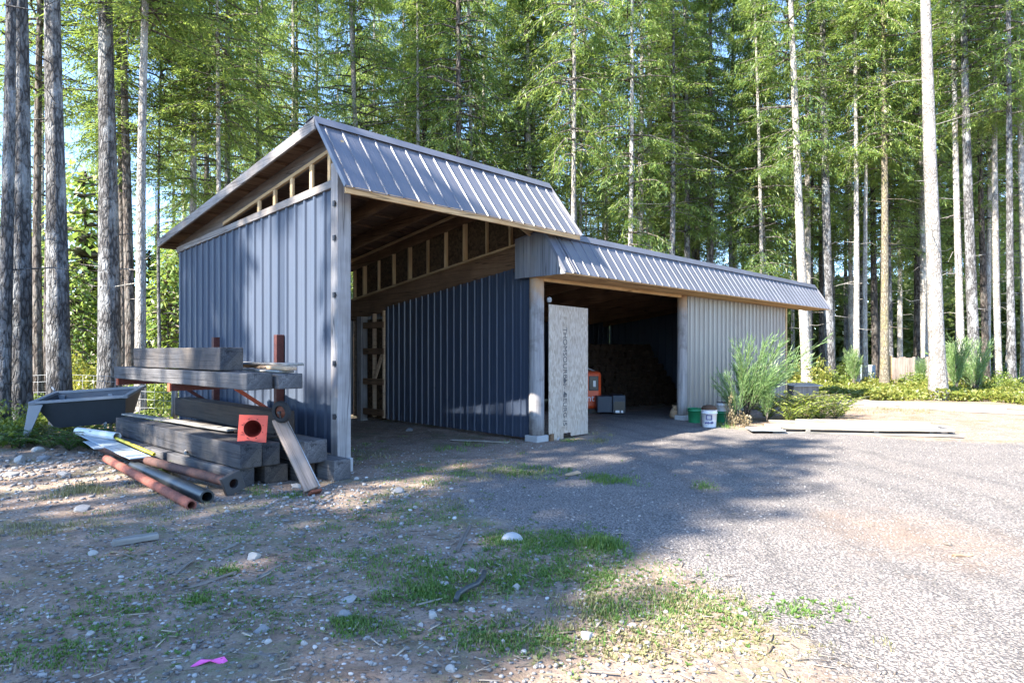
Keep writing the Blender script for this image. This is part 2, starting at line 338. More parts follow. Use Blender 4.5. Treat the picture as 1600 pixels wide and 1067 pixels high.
def ground_nodes(m):
    """colour and height of the bare dirt, colour and height of the grey gravel"""
    co = m.co()
    big = m.noise(0.35, 4, 0.6, co); mid = m.noise(2.6, 6, 0.7, co); fine = m.noise(34, 4, 0.75, co)
    v = m.n('TexVoronoi'); v.inputs['Scale'].default_value = 26; v.inputs['Randomness'].default_value = 1; m.l(co, v.inputs['Vector'])
    sp = m.n('SeparateColor'); m.l(v.outputs['Color'], sp.inputs[0])
    dirt = m.ramp(mid, [(0.28, (0.15, 0.098, 0.066)), (0.5, (0.265, 0.188, 0.138)), (0.72, (0.37, 0.285, 0.22))])
    dirt = m.mix(m.math('MULTIPLY', m.ramp(big, [(0.4, 0), (0.65, 1)]), 0.4), dirt, (0.22, 0.195, 0.175))
    stone = m.ramp(sp.outputs[1], [(0, (0.16, 0.15, 0.145)), (0.55, (0.34, 0.33, 0.325)), (1, (0.56, 0.55, 0.53))])
    smask = m.math('MULTIPLY', m.ramp(sp.outputs[0], [(0.60, 0), (0.62, 1)]), m.ramp(v.outputs['Distance'], [(0.30, 1), (0.42, 0)]))
    dirt = m.mix(smask, dirt, stone)
    dirt = m.mix(m.ramp(fine, [(0.34, 0.75), (0.5, 0.0)]), dirt, (0.09, 0.07, 0.06))
    moss = m.noise(1.1, 6, 0.75, m.co((1, 1, 1)))
    mk = m.math('MULTIPLY', m.ramp(moss, [(0.50, 0), (0.62, 1)]), m.ramp(fine, [(0.4, 0), (0.6, 0.8)]))
    dirt = m.mix(mk, dirt, (0.085, 0.12, 0.045))
    dh = m.math('ADD', m.math('ADD', m.math('MULTIPLY', mid, 1.4), m.math('MULTIPLY', fine, 0.5)), m.math('MULTIPLY', smask, 0.5))
    v2 = m.n('TexVoronoi'); v2.inputs['Scale'].default_value = 52; m.l(co, v2.inputs['Vector'])
    s2 = m.n('SeparateColor'); m.l(v2.outputs['Color'], s2.inputs[0])
    v3 = m.n('TexVoronoi'); v3.inputs['Scale'].default_value = 125; m.l(co, v3.inputs['Vector'])
    s3 = m.n('SeparateColor'); m.l(v3.outputs['Color'], s3.inputs[0])
    gr = m.mix(0.5, m.ramp(s2.outputs[0], [(0, (0.125, 0.114, 0.107)), (0.5, (0.238, 0.212, 0.196)), (1, (0.37, 0.336, 0.31))]),
               m.ramp(s3.outputs[0], [(0, (0.125, 0.114, 0.107)), (0.5, (0.232, 0.208, 0.192)), (1, (0.34, 0.308, 0.284))]))
    big2 = m.noise(0.8, 5, 0.7, m.co((0.55, 1.3, 1)))
    gr = m.mix(m.math('MULTIPLY', m.ramp(mid, [(0.42, 0), (0.7, 1)]), 0.3), gr, (0.31, 0.275, 0.25))
    gr = m.mix(m.math('MULTIPLY', m.ramp(big2, [(0.46, 0), (0.62, 1)]), 0.55), gr, (0.30, 0.265, 0.24))
    gr = m.mix(m.math('MULTIPLY', m.ramp(big2, [(0.30, 1), (0.44, 0)]), 0.35), gr, (0.11, 0.105, 0.105))
    # packed wheel tracks bending towards the open bay
    xyz = m.n('SeparateXYZ'); m.l(co, xyz.inputs[0]); yy = m.math('SUBTRACT', xyz.outputs[1], 7.0)
    tx = m.math('ADD', m.math('SUBTRACT', xyz.outputs[0], m.math('MULTIPLY', m.math('MULTIPLY', yy, yy), -0.03)), m.math('MULTIPLY', m.math('SUBTRACT', m.noise(0.9, 4, 0.7, co), 0.5), 0.9))
    for tc0 in (4.0, 5.55, 2.6):
        dx = m.math('ABSOLUTE', m.math('SUBTRACT', tx, tc0)); k0 = m.math('MULTIPLY', m.ramp(dx, [(0.08, 1.0), (0.32, 0.0)]), m.ramp(mid, [(0.3, 0.25), (0.6, 0.75)]))
        gr = m.mix(k0, gr, (0.275, 0.240, 0.215))
        k1 = m.math('MULTIPLY', m.ramp(m.math('ABSOLUTE', m.math('SUBTRACT', dx, 0.42)), [(0.0, 1.0), (0.16, 0.0)]), 0.4); gr = m.mix(k1, gr, (0.115, 0.107, 0.102))
    gr = m.mix(m.ramp(v2.outputs['Distance'], [(0.42, 0), (0.62, 0.7)]), gr, (0.07, 0.065, 0.065))
    gh = m.math('ADD', m.math('MULTIPLY', m.math('SUBTRACT', 1.0, v2.outputs['Distance']), 1.0), m.math('MULTIPLY', m.math('SUBTRACT', 1.0, v3.outputs['Distance']), 0.5))
    return dirt, dh, gr, gh, mid, fine, big
def ground_mats():
    m = Mat('bare_dirt', 0.95, 0.1); d, dh, gr, gh, mid, fine, big = ground_nodes(m); m.color(d); m.bump(dh, 0.7, 0.03)
    k = Mat('gravel_over_dirt', 0.92, 0.15); d, dh, gr, gh, mid, fine, big = ground_nodes(k)
    # tan clay stain in the open gravel
    sp = k.n('VectorMath', operation='DISTANCE'); k.l(k.co((1, 0.8, 1)), sp.inputs[0]); sp.inputs[1].default_value = (3.5, 4.5, 0)
    st = k.math('MULTIPLY', k.ramp(k.math('ADD', sp.outputs['Value'], k.math('MULTIPLY', k.math('SUBTRACT', mid, 0.5), 2.2)), [(0.0, 0.7), (1.1, 0.0)]), 0.75)
    gr = k.mix(st, gr, (0.29, 0.20, 0.14))
    a = k.n('Attribute', attribute_name='cover'); f = k.ramp(k.math('ADD', a.outputs['Fac'], k.math('MULTIPLY', k.math('SUBTRACT', k.noise(3.2, 6, 0.75), 0.5), 1.4)), [(0.38, 0), (0.62, 1)])
    k.color(k.mix(f, d, gr)); hm = k.n('Mix', data_type='FLOAT'); k.l(f, hm.inputs[0]); k.l(dh, hm.inputs[2]); k.l(gh, hm.inputs[3]); k.bump(hm.outputs[0], 0.75, 0.025)
    return m.m, k.m
M['dirt'], M['gravel'] = ground_mats()
def pebble_mat(name, stops):
    m = Mat(name, 0.92, 0.15); g = m.n('NewGeometry'); m.color(m.ramp(g.outputs['Random Per Island'], stops)); return m.m
M['pebble'] = pebble_mat('pebble_mix', [(0, (0.10, 0.095, 0.09)), (0.55, (0.21, 0.20, 0.195)), (0.9, (0.32, 0.31, 0.295)), (1, (0.48, 0.46, 0.44))])
M['pebble_dark'] = pebble_mat('dark_pebble_mix', [(0, (0.10, 0.095, 0.095)), (0.6, (0.22, 0.215, 0.215)), (0.93, (0.32, 0.31, 0.30)), (1, (0.5, 0.48, 0.46))])
M['pebble_gravel'] = pebble_mat('gravel_pebble_mix', [(0, (0.10, 0.095, 0.09)), (0.6, (0.21, 0.19, 0.175)), (1, (0.36, 0.33, 0.305))])
M['litter'] = pebble_mat('twig_mix', [(0, (0.08, 0.06, 0.045)), (0.5, (0.20, 0.16, 0.12)), (1, (0.42, 0.36, 0.29))])
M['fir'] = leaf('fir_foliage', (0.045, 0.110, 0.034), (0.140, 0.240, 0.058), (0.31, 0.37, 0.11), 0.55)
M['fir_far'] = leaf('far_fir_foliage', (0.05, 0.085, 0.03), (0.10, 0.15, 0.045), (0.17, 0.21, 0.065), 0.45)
M['bush'] = leaf('bush_foliage', (0.07, 0.12, 0.022), (0.14, 0.20, 0.04), (0.23, 0.27, 0.06), 0.42, 0.4)
M['bush_yellow'] = leaf('yellow_bush_foliage', (0.11, 0.15, 0.025), (0.19, 0.22, 0.04), (0.30, 0.28, 0.07), 0.4, 0.3)
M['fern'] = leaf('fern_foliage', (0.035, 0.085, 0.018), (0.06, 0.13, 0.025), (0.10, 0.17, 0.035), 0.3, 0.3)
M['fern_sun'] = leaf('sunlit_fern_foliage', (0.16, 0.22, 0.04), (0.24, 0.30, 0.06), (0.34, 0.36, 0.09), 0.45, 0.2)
M['broom'] = leaf('broom_foliage', (0.12, 0.21, 0.07), (0.19, 0.30, 0.11), (0.28, 0.38, 0.17), 0.45, 0.2)
M['dry'] = leaf('dry_weed_foliage', (0.14, 0.10, 0.055), (0.22, 0.17, 0.10), (0.32, 0.26, 0.16), 0.2, 0.3)
M['grass'] = leaf('grass_blades', (0.055, 0.125, 0.022), (0.095, 0.19, 0.035), (0.17, 0.23, 0.06), 0.35, 0.2)
M['grass_dry'] = leaf('dry_grass_blades', (0.12, 0.14, 0.05), (0.21, 0.19, 0.09), (0.33, 0.28, 0.16), 0.2, 0.2)
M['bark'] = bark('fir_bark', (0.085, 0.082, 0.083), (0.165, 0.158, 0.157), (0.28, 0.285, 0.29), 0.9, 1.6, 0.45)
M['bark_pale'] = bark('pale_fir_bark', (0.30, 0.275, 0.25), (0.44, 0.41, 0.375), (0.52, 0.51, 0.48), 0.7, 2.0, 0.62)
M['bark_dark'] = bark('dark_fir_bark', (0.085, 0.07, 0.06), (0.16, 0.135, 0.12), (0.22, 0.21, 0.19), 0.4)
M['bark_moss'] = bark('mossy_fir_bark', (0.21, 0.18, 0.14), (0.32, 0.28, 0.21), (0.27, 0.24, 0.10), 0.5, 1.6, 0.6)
M['limb'] = bark('limb_bark', (0.10, 0.085, 0.07), (0.19, 0.165, 0.14), (0.26, 0.26, 0.23), 0.5)

# ------------------------------------------------------------------ ground
def axis(lo, hi, d0, d1, step, far):
    a = list(np.arange(d0, d1 + 1e-6, step)); x = d1; s = step
    while x < hi: s *= 1.35; x += s; a.append(x)
    x = d0; s = step
    while x > lo: s *= 1.35; x -= s; a.insert(0, x)
    return np.array(a)
def grid_mesh(name, xs, ys, zf, mat, keep=None):
    X, Y = np.meshgrid(xs, ys); Z = zf(X, Y); V = np.stack([X, Y, Z], -1).reshape(-1, 3)
    nx, ny = len(xs), len(ys); i = np.arange(nx * ny).reshape(ny, nx)
    F = np.stack([i[:-1, :-1], i[:-1, 1:], i[1:, 1:], i[1:, :-1]], -1).reshape(-1, 4)
    if keep is not None:
        k = keep(X, Y).reshape(-1); F = F[k[F].all(1)]; u = np.unique(F); mp = -np.ones(len(V), int); mp[u] = np.arange(len(u)); V = V[u]; F = mp[F]
    return np_mesh(name, V, F, [mat], smooth=True), V
me, _ = grid_mesh('ground', axis(-600, 600, -9, 11, 0.13, 600), axis(-400, 700, 1.5, 18, 0.13, 700), gzn, M['dirt'])
tag(link('ground', me), kind='structure')
edge_px = [(905, 690), (800, 712), (735, 745), (700, 785), (760, 815), (900, 838), (1010, 868), (1090, 905), (1180, 965), (1330, 1067), (1480, 1300)]
GP = [tuple(at(*p))[:2] for p in edge_px]
GP += [(3.5, -3), (16, -3), (16, 9.5), (9.5, 11.2), (8, 11.6), (4.6, 13.2), (4.1, 15.2), (5, 19), (2.2, 16.5), (1.9, 12.5)]
GP = np.array(GP)
def sdist(X, Y):
    P = np.stack([X.ravel(), Y.ravel()], -1); d = np.full(len(P), 1e9); ins = np.zeros(len(P), bool)
    for i in range(len(GP)):
        a, b = GP[i], GP[(i + 1) % len(GP)]; e = b - a; wv = P - a
        t = np.clip((wv @ e) / (e @ e), 0, 1); d = np.minimum(d, np.linalg.norm(wv - t[:, None] * e, axis=1))
        c1 = (a[1] <= P[:, 1]) & (b[1] > P[:, 1]); c2 = (b[1] <= P[:, 1]) & (a[1] > P[:, 1])
        cr = e[0] * wv[:, 1] - e[1] * wv[:, 0]; ins ^= (c1 & (cr > 0)) | (c2 & (cr < 0))
    return np.where(ins, d, -d).reshape(X.shape)
me, V = grid_mesh('gravel_drive', np.arange(-2.6, 17, 0.13), np.arange(-4, 20, 0.13), lambda x, y: gzn(x, y) + 0.004, M['gravel'], lambda X, Y: sdist(X, Y) > -0.75)
at_ = me.attributes.new('cover', 'FLOAT', 'POINT'); at_.data.foreach_set('value', np.clip(0.5 + sdist(V[:, 0], V[:, 1]) / 1.1, 0, 1).astype(np.float32))
tag(link('gravel_drive', me), kind='structure')

# ------------------------------------------------------------------ the pole shed (local axes: x along the front, y into the depth)
OX, OY = -2.186, 8.55
UA = math.atan2(0.719, 0.695)
shed = empty('pole_shed', (OX, OY, 0), (0, 0, UA))
tag(shed, 'open-fronted grey ribbed steel pole shed with a tall bay and a long low wing', 'shed')
def W(a, b, z=0.0):
    c, s = math.cos(UA), math.sin(UA); return Vector((OX + a * c - b * s, OY + a * s + b * c, z))
def zr(b): return 4.72 - 0.142 * (b - 0.32)          # top of the tall roof
def zw(b): return 3.70 - 0.127 * (b + 0.2)           # top of the low roof
def zt(b): return 3.93 - 0.043 * b                   # top trim of the side wall
def part(name, mb, mat, parent=shed, **k): return mb.build(name, mat, parent, **k)
DEP = 6.15
# side wall
mb = MB().ribbed((-0.03, DEP, 0.22), (-0.03, 0.16, 0.22), lambda s: (-0.03, DEP - s, zt(DEP - s) - 0.06), (-1, 0, 0), 0.275, 0.028, 0.07, 0.1)
wl = part('metal_wall', mb, M['wall_metal'], solid=0.003)
mb = MB().bar((-0.055, 0.05, zt(0.05) - 0.045), (-0.055, DEP, zt(DEP) - 0.045), 0.04, 0.11); part('top_trim', mb, M['trim_wood'], wl, bevel=0.004)
mb = MB()
for z in (0.5, 1.4, 2.3, 3.2): mb.box((0.0, 0.2, z), (0.04, DEP - 0.05, z + 0.14))
part('wall_girt', mb, M['rafter'], wl)
for (y0, y1, z1) in ((DEP - 0.15, DEP - 0.03, 3.66), (3.0, 3.14, 3.5)):
    mb = MB().box((0.0, y0, 0.1), (0.14, y1, z1)); part('wall_stud', mb, M['rafter'], wl)
# corner post with its steel straps
mb = MB().box((-0.16, -0.02, 0.19), (0.04, 0.155, 4.10)); cp = part('corner_post', mb, M['post_wood'], bevel=0.008)
mb = MB().box((-0.185, -0.045, -0.1), (0.065, 0.175, 0.20)); part('post_base', mb, M['concrete'], cp, bevel=0.02)
for z in (0.75, 1.45, 2.35, 3.1, 3.55):
    mb = MB().box((-0.185, 0.02, z - 0.035), (-0.162, 0.07, z + 0.035)).tube([(-0.195, 0.02, z), (-0.16, 0.02, z)], 0.014, 8); part('strap_hinge', mb, M['dark_steel'], cp)
# tall roof: rafters, cross purlins, sheet deck, rake boards
A0, A1, B0, B1 = -0.30, 4.42, 0.32, 6.42
for a in (0.03, 0.98, 1.94, 2.92, 3.86):
    mb = MB().hexa([(a - 0.022, 0.10, zr(0.1) - 0.36), (a + 0.022, 0.10, zr(0.1) - 0.36), (a + 0.022, B1 - 0.1, zr(B1 - 0.1) - 0.36), (a - 0.022, B1 - 0.1, zr(B1 - 0.1) - 0.36)],
                   [(a - 0.022, 0.34, zr(0.34) - 0.10), (a + 0.022, 0.34, zr(0.34) - 0.10), (a + 0.022, B1 - 0.1, zr(B1 - 0.1) - 0.10), (a - 0.022, B1 - 0.1, zr(B1 - 0.1) - 0.10)])
    part('rafter', mb, M['deck_grey'] if a < 0.5 else M['rafter'])
for b in np.arange(0.45, 6.4, 0.66):
    mb = MB().bar((A0 + 0.03, b, zr(b) - 0.075), (A1 - 0.03, b, zr(b) - 0.075), 0.085, 0.045); part('purlin', mb, M['deck'])
mb = MB()
mb.hexa([(A0, B0, zr(B0) - 0.05), (A1, B0, zr(B0) - 0.05), (A1, B1, zr(B1) - 0.05), (A0, B1, zr(B1) - 0.05)], [(A0, B0, zr(B0) - 0.03), (A1, B0, zr(B0) - 0.03), (A1, B1, zr(B1) - 0.03), (A0, B1, zr(B1) - 0.03)])
rf = part('roof', mb, M['deck'])
mb = MB().ribbed((A0 - 0.02, B1 + 0.04, zr(B1 + 0.04) - 0.02), (A1 + 0.02, B1 + 0.04, zr(B1 + 0.04) - 0.02), lambda s: (A0 - 0.02 + s, B0, zr(B0) - 0.02), (0, 0, 1), 0.275, 0.022)
part('roof_sheet', mb, M['roof_metal'], rf, solid=0.003)
for a in (A0 - 0.02, A1 + 0.02):
    mb = MB().bar((a, B0 - 0.05, zr(B0) - 0.105), (a, B1 + 0.02, zr(B1) - 0.105), 0.038, 0.15); part('rake_board', mb, M['trim_wood'], rf, bevel=0.004)
mb = MB().bar((A0, B1 + 0.02, zr(B1) - 0.11), (A1, B1 + 0.02, zr(B1) - 0.11), 0.038, 0.15); part('eave_board', mb, M['deck'], rf)
# wedge of studs in the open gap above the side wall
for b in (0.42, 0.92, 1.5, 2.05, 2.6):
    mb = MB().box((-0.03, b - 0.035, zt(b) - 0.1), (0.005, b + 0.04, zr(b) - 0.36)); part('clerestory_stud', mb, M['fresh_wood'])
mb = MB().bar((-0.012, 0.1, zr(0.1) - 0.345), (-0.012, 4.0, zr(4.0) - 0.345), 0.045, 0.05); part('clerestory_plate', mb, M['fresh_plate'])
# mansard of the tall bay
ML = (-0.46, 3.66); MT = (0.32, 4.70)
def mansard(a0, a1, low, top, pitch, name='mansard', start=0.1):
    n = Vector((0, -(top[1] - low[1]), (top[0] - low[0]))).normalized(); sl = Vector((0, top[0] - low[0], top[1] - low[1])).normalized()
    mb = MB().ribbed((a0, low[0], low[1]), (a1, low[0], low[1]), lambda s: (a0 + s, top[0] - 0.02, top[1] - 0.03), n, pitch, 0.016, 0.042, start)
    mn = part(name, mb, M['roof_metal'], solid=0.003)
    # bent ridge flashing: one leg down the mansard, one leg on the roof
    f0 = Vector((0, top[0], top[1])) + n * 0.034; f1 = f0 - sl * 0.13; f2 = Vector((0, top[0] + 0.22, top[1] + 0.028 - 0.03)); t = 0.004
    vs = []
    for a in (a0 - 0.01, a1 + 0.01):
        for q in (f1, f0 + Vector((0, 0, 0.012)), f2): vs.append((a, q.y, q.z))
        for q in (f1 - n * t, f0 + Vector((0, 0.002, 0.012 - t)), f2 - Vector((0, 0, t))): vs.append((a, q.y, q.z))
    fs = [(0, 6, 7, 1), (1, 7, 8, 2), (3, 4, 10, 9), (4, 5, 11, 10), (0, 3, 9, 6), (2, 8, 11, 5), (0, 1, 4, 3), (1, 2, 5, 4), (6, 9, 10, 7), (7, 10, 11, 8)]
    MBx = MB().add(vs, fs); part('ridge_flashing', MBx, M['roof_metal'], mn)
    for a in (a0, a1):
        q0 = Vector((a, low[0], low[1])); q1 = Vector((a, top[0], top[1]))
        mb = MB().bar(q0 + n * 0.014, q1 + n * 0.014, 0.012, 0.05, n); part('edge_flashing', mb, M['roof_metal'], mn)
    return mn, n
mn, nn = mansard(A0 - 0.02, A1 + 0.02, ML, MT, 0.262)
mb = MB().box((A0, ML[0] + 0.008, ML[1] - 0.075), (A1, ML[0] + 0.045, ML[1] + 0.02)); part('drip_board', mb, M['fresh_a'], mn, bevel=0.003)
for a in (0.0, 0.98, 1.94, 2.92, 3.9):
    mb = MB().bar((a, ML[0] + 0.11, ML[1] + 0.05), (a, MT[0] - 0.04, MT[1] - 0.15), 0.038, 0.085, nn); part('mansard_rafter', mb, M['rafter'], mn)
for k in (0.3, 0.65):
    c = Vector((0, ML[0] + (MT[0] - ML[0]) * k, ML[1] + (MT[1] - ML[1]) * k)) - nn * 0.025
    mb = MB().bar((A0 + 0.05, c.y, c.z), (A1 - 0.05, c.y, c.z), 0.085, 0.035, nn); part('mansard_purlin', mb, M['deck'], mn)
mb = MB().box((0.05, 0.02, 4.02), (3.8, 0.06, 4.26)); part('header_beam', mb, M['rafter'])
mb = MB().bar((3.86, -0.40, 3.66), (3.86, 0.35, 4.02), 0.04, 0.09).bar((2.95, 0.1, 3.98), (3.75, 0.1, 3.66), 0.04, 0.09); part('knee_brace', mb, M['fresh_plate'])
# divider between the bays: log post, steel panels, sloping beam, stud infill
def logpost(a, b, r, top):
    mb = MB().tube([(a, b, z) for z in np.linspace(0.12, top, 9)], [r * (1.03 - 0.06 * k / 8) for k in range(9)], 18, jit=0.02)
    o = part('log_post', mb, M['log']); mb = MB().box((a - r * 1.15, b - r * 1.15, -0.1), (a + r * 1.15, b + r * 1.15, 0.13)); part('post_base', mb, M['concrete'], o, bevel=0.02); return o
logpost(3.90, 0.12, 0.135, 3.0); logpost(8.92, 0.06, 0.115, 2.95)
DV = 3.86
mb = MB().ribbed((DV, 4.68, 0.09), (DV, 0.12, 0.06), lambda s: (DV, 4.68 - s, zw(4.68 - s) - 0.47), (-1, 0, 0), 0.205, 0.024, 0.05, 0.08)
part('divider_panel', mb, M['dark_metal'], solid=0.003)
mb = MB().hexa([(DV + 0.0, -0.15, zw(-.15) - 0.53), (DV + 0.12, -0.15, zw(-.15) - 0.53), (DV + 0.12, DEP, zw(DEP) - 0.53), (DV + 0.0, DEP, zw(DEP) - 0.53)],
               [(DV + 0.0, -0.15, zw(-.15) - 0.09), (DV + 0.12, -0.15, zw(-.15) - 0.09), (DV + 0.12, DEP, zw(DEP) - 0.09), (DV + 0.0, DEP, zw(DEP) - 0.09)]); part('sloping_beam', mb, M['rafter'])
mb = MB().bar((DV + 0.0, -0.35, zw(-.35) - 0.065), (DV + 0.0, DEP, zw(DEP) - 0.065), 0.13, 0.042); part('sole_plate', mb, M['fresh_plate'])
mb = MB().bar((DV - 0.03, 0.55, zr(.55) - 0.13), (DV - 0.03, DEP, zr(DEP) - 0.13), 0.09, 0.042); part('top_plate', mb, M['fresh_plate'])
for i, b in enumerate((0.02, 0.75, 1.4, 2.0, 2.6, 3.2, 3.8, 4.4, 5.0, 5.55, 6.0)):
    ztop = zr(b) - 0.15 if b > 0.4 else 3.98 + b * 0.9
    mb = MB().box((DV - 0.02 + 0.02 * (i % 3), b - 0.02, zw(b) - 0.045), (DV + 0.07, b + 0.022 + 0.006 * (i % 2), ztop)); part('infill_stud', mb, M['fresh_wood'])
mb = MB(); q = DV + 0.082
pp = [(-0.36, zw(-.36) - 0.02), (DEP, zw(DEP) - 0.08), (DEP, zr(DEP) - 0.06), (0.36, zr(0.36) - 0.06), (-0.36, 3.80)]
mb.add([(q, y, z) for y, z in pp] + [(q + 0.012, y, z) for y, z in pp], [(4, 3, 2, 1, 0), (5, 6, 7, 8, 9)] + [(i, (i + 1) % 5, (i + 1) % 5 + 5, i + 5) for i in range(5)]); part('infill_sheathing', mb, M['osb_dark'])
# open framing at the back of the divider
for b in (4.75, 5.15):
    mb = MB().box((DV - 0.02, b - 0.02, 0.1), (DV + 0.07, b + 0.03, zw(b) - 0.53)); part('divider_stud', mb, M['board_tan'])
for z in (0.15, 0.85, 1.55, 2.15):
    mb = MB().box((DV - 0.062, 4.7, z), (DV - 0.022, 5.5, z + 0.14)); part('divider_girt', mb, M['rafter'])
mb = MB().box((DV - 0.10, 5.52, -0.02), (DV + 0.08, 5.70, zw(5.6) - 0.53)); part('back_post', mb, M['post_wood'], bevel=0.006)
mb = MB().bar((DV, 5.12, 0.95), (DV, 4.8, 1.55), 0.035, 0.09); part('divider_brace', mb, M['board_tan'])
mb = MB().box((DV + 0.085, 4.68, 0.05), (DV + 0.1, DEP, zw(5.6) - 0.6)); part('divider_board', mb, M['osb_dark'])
# back wall of the tall bay
mb = MB().ribbed((0.02, DEP, 0.1), (DV, DEP, 0.1), lambda s: (0.02 + s, DEP, 3.62), (0, -1, 0), 0.275, 0.022); bw = part('back_wall', mb, M['pale_panel'], solid=0.003)
for z, mt in ((0.1, 'rafter'), (0.82, 'rust'), (1.5, 'rafter'), (2.1, 'rafter'), (2.9, 'rafter')):
    mb = MB().box((0.1, DEP - 0.075, z), (DV - 0.06, DEP - 0.035, z + 0.13)); part('back_girt', mb, M[mt], bw)
# low wing: roof, mansard, soffit, walls
WA0, WA1, WE, WD = 3.98, 16.75, 14.94, 6.6
WL = (-0.70, 2.93); WT = (-0.2, 3.70)
mb = MB(); a0 = WA0 + 0.02
mb.hexa([(a0, -0.18, zw(-.18) - 0.09), (WA1, -0.18, zw(-.18) - 0.09), (WA1, WD, zw(WD) - 0.09), (a0, WD, zw(WD) - 0.09)], [(a0, -0.18, zw(-.18) - 0.06), (WA1, -0.18, zw(-.18) - 0.06), (WA1, WD, zw(WD) - 0.06), (a0, WD, zw(WD) - 0.06)])
wr = part('wing_roof', mb, M['deck'])
mb = MB().ribbed((a0, WD + 0.05, zw(WD + .05) - 0.05), (WA1 + 0.02, WD + 0.05, zw(WD + .05) - 0.05), lambda s: (a0 + s, -0.18, zw(-.18) - 0.05), (0, 0, 1), 0.275, 0.022); part('roof_sheet', mb, M['roof_metal'], wr, solid=0.003)
wm, wn = mansard(WA0, WA1, WL, WT, 0.27)
for k in range(5):
    b0 = -0.685 + k * 0.138
    mb = MB().box((WA0 + 0.04, b0, 2.915 + 0.003 * (k % 2)), (WA1 - 0.03, b0 + 0.132, 2.94)); part('soffit_board', mb, M['fresh_a'], wm, bevel=0.002)
mb = MB().box((3.9, 0.02, 2.86), (WE + 0.02, 0.1, 3.1)); part('header_beam', mb, M['fresh_a'])
# wooden cheek at the open left end of the low mansard
yb = [0.46, 0.28, 0.11, -0.06, -0.23, -0.37, -0.53, -0.70]
def cheek_top(b): return zw(b) - 0.02 if b > -0.2 else WL[1] + (b - WL[0]) / (WT[0] - WL[0]) * (WT[1] - WL[1])
for i in range(7):
    b0, b1 = yb[i + 1] + 0.003, yb[i]; x0, x1 = 3.70, 3.722 + 0.003 * (i % 2)
    mb = MB().hexa([(x0, b0, 2.91), (x1, b0, 2.91), (x1, b1, 2.91), (x0, b1, 2.91)], [(x0, b0, max(2.93, cheek_top(b0))), (x1, b0, max(2.93, cheek_top(b0))), (x1, b1, cheek_top(b1)), (x0, b1, cheek_top(b1))]); part('cheek_board', mb, M['gable'], wm)
mb = MB().ribbed((3.70, WL[0], WL[1]), (WA0, WL[0], WL[1]), lambda s: (3.70 + s, WT[0] - 0.02, WT[1] - 0.03), wn, 0.27, 0.026, 0.05, 0.2); part('mansard_filler', mb, M['roof_metal'], wm, solid=0.003)
mb = MB().bar((3.705, WL[0], WL[1] + 0.01), (3.705, WT[0], WT[1] + 0.01), 0.02, 0.05, wn); part('edge_flashing', mb, M['roof_metal'], wm)
mb = MB().hexa([(3.69, -0.22, WT[1]), (WA0, -0.22, WT[1]), (WA0, 0.45, zw(.45) - 0.02), (3.69, 0.45, zw(.45) - 0.02)], [(3.69, -0.22, WT[1] + 0.02), (WA0, -0.22, WT[1] + 0.02), (WA0, 0.45, zw(.45)), (3.69, 0.45, zw(.45))]); part('mansard_cap', mb, M['roof_metal'], wm)
for k in range(5):
    b0 = -0.685 + k * 0.138; mb = MB().box((3.73, b0, 2.912), (WA0 + 0.038, b0 + 0.132, 2.936)); part('soffit_return', mb, M['fresh_a'], wm)
mb = MB().ribbed((9.05, -0.01, 0.05), (WE, -0.01, 0.05), lambda s: (9.05 + s, -0.01, 2.91), (0, -1, 0), 0.232, 0.028, 0.085, 0.08); part('front_wall', mb, M['tan_metal'], solid=0.003)
mb = MB().box((WE - 0.02, -0.035, 0.0), (WE + 0.05, 0.06, 2.91)); part('corner_trim', mb, M['fresh_wood'])
mb = MB().ribbed((WE + 0.02, 0.06, 0.05), (WE + 0.02, WD - 0.2, 0.05), lambda s: (WE + 0.02, 0.06 + s, zw(0.06 + s) - 0.1), (1, 0, 0), 0.275, 0.024); part('end_wall', mb, M['wall_metal'], solid=0.003)
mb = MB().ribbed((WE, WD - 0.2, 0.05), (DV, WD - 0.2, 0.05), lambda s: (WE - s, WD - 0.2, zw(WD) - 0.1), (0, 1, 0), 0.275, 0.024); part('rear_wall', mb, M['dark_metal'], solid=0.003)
for a in np.arange(4.9, 14.8, 1.2):
    mb = MB().hexa([(a - 0.02, 0.1, zw(.1) - 0.34), (a + 0.02, 0.1, zw(.1) - 0.34), (a + 0.02, WD - 0.25, zw(WD) - 0.32), (a - 0.02, WD - 0.25, zw(WD) - 0.32)],
                   [(a - 0.02, 0.1, zw(.1) - 0.095), (a + 0.02, 0.1, zw(.1) - 0.095), (a + 0.02, WD - 0.25, zw(WD - .25) - 0.095), (a - 0.02, WD - 0.25, zw(WD - .25) - 0.095)]); part('wing_rafter', mb, M['rafter'])
mb = MB().box((9.08, 0.02, 0.5), (14.8, 0.06, 0.64)).box((9.08, 0.02, 1.6), (14.8, 0.06, 1.74)).box((9.08, 0.02, 2.5), (14.8, 0.06, 2.64)); part('wing_girt', mb, M['rafter'])

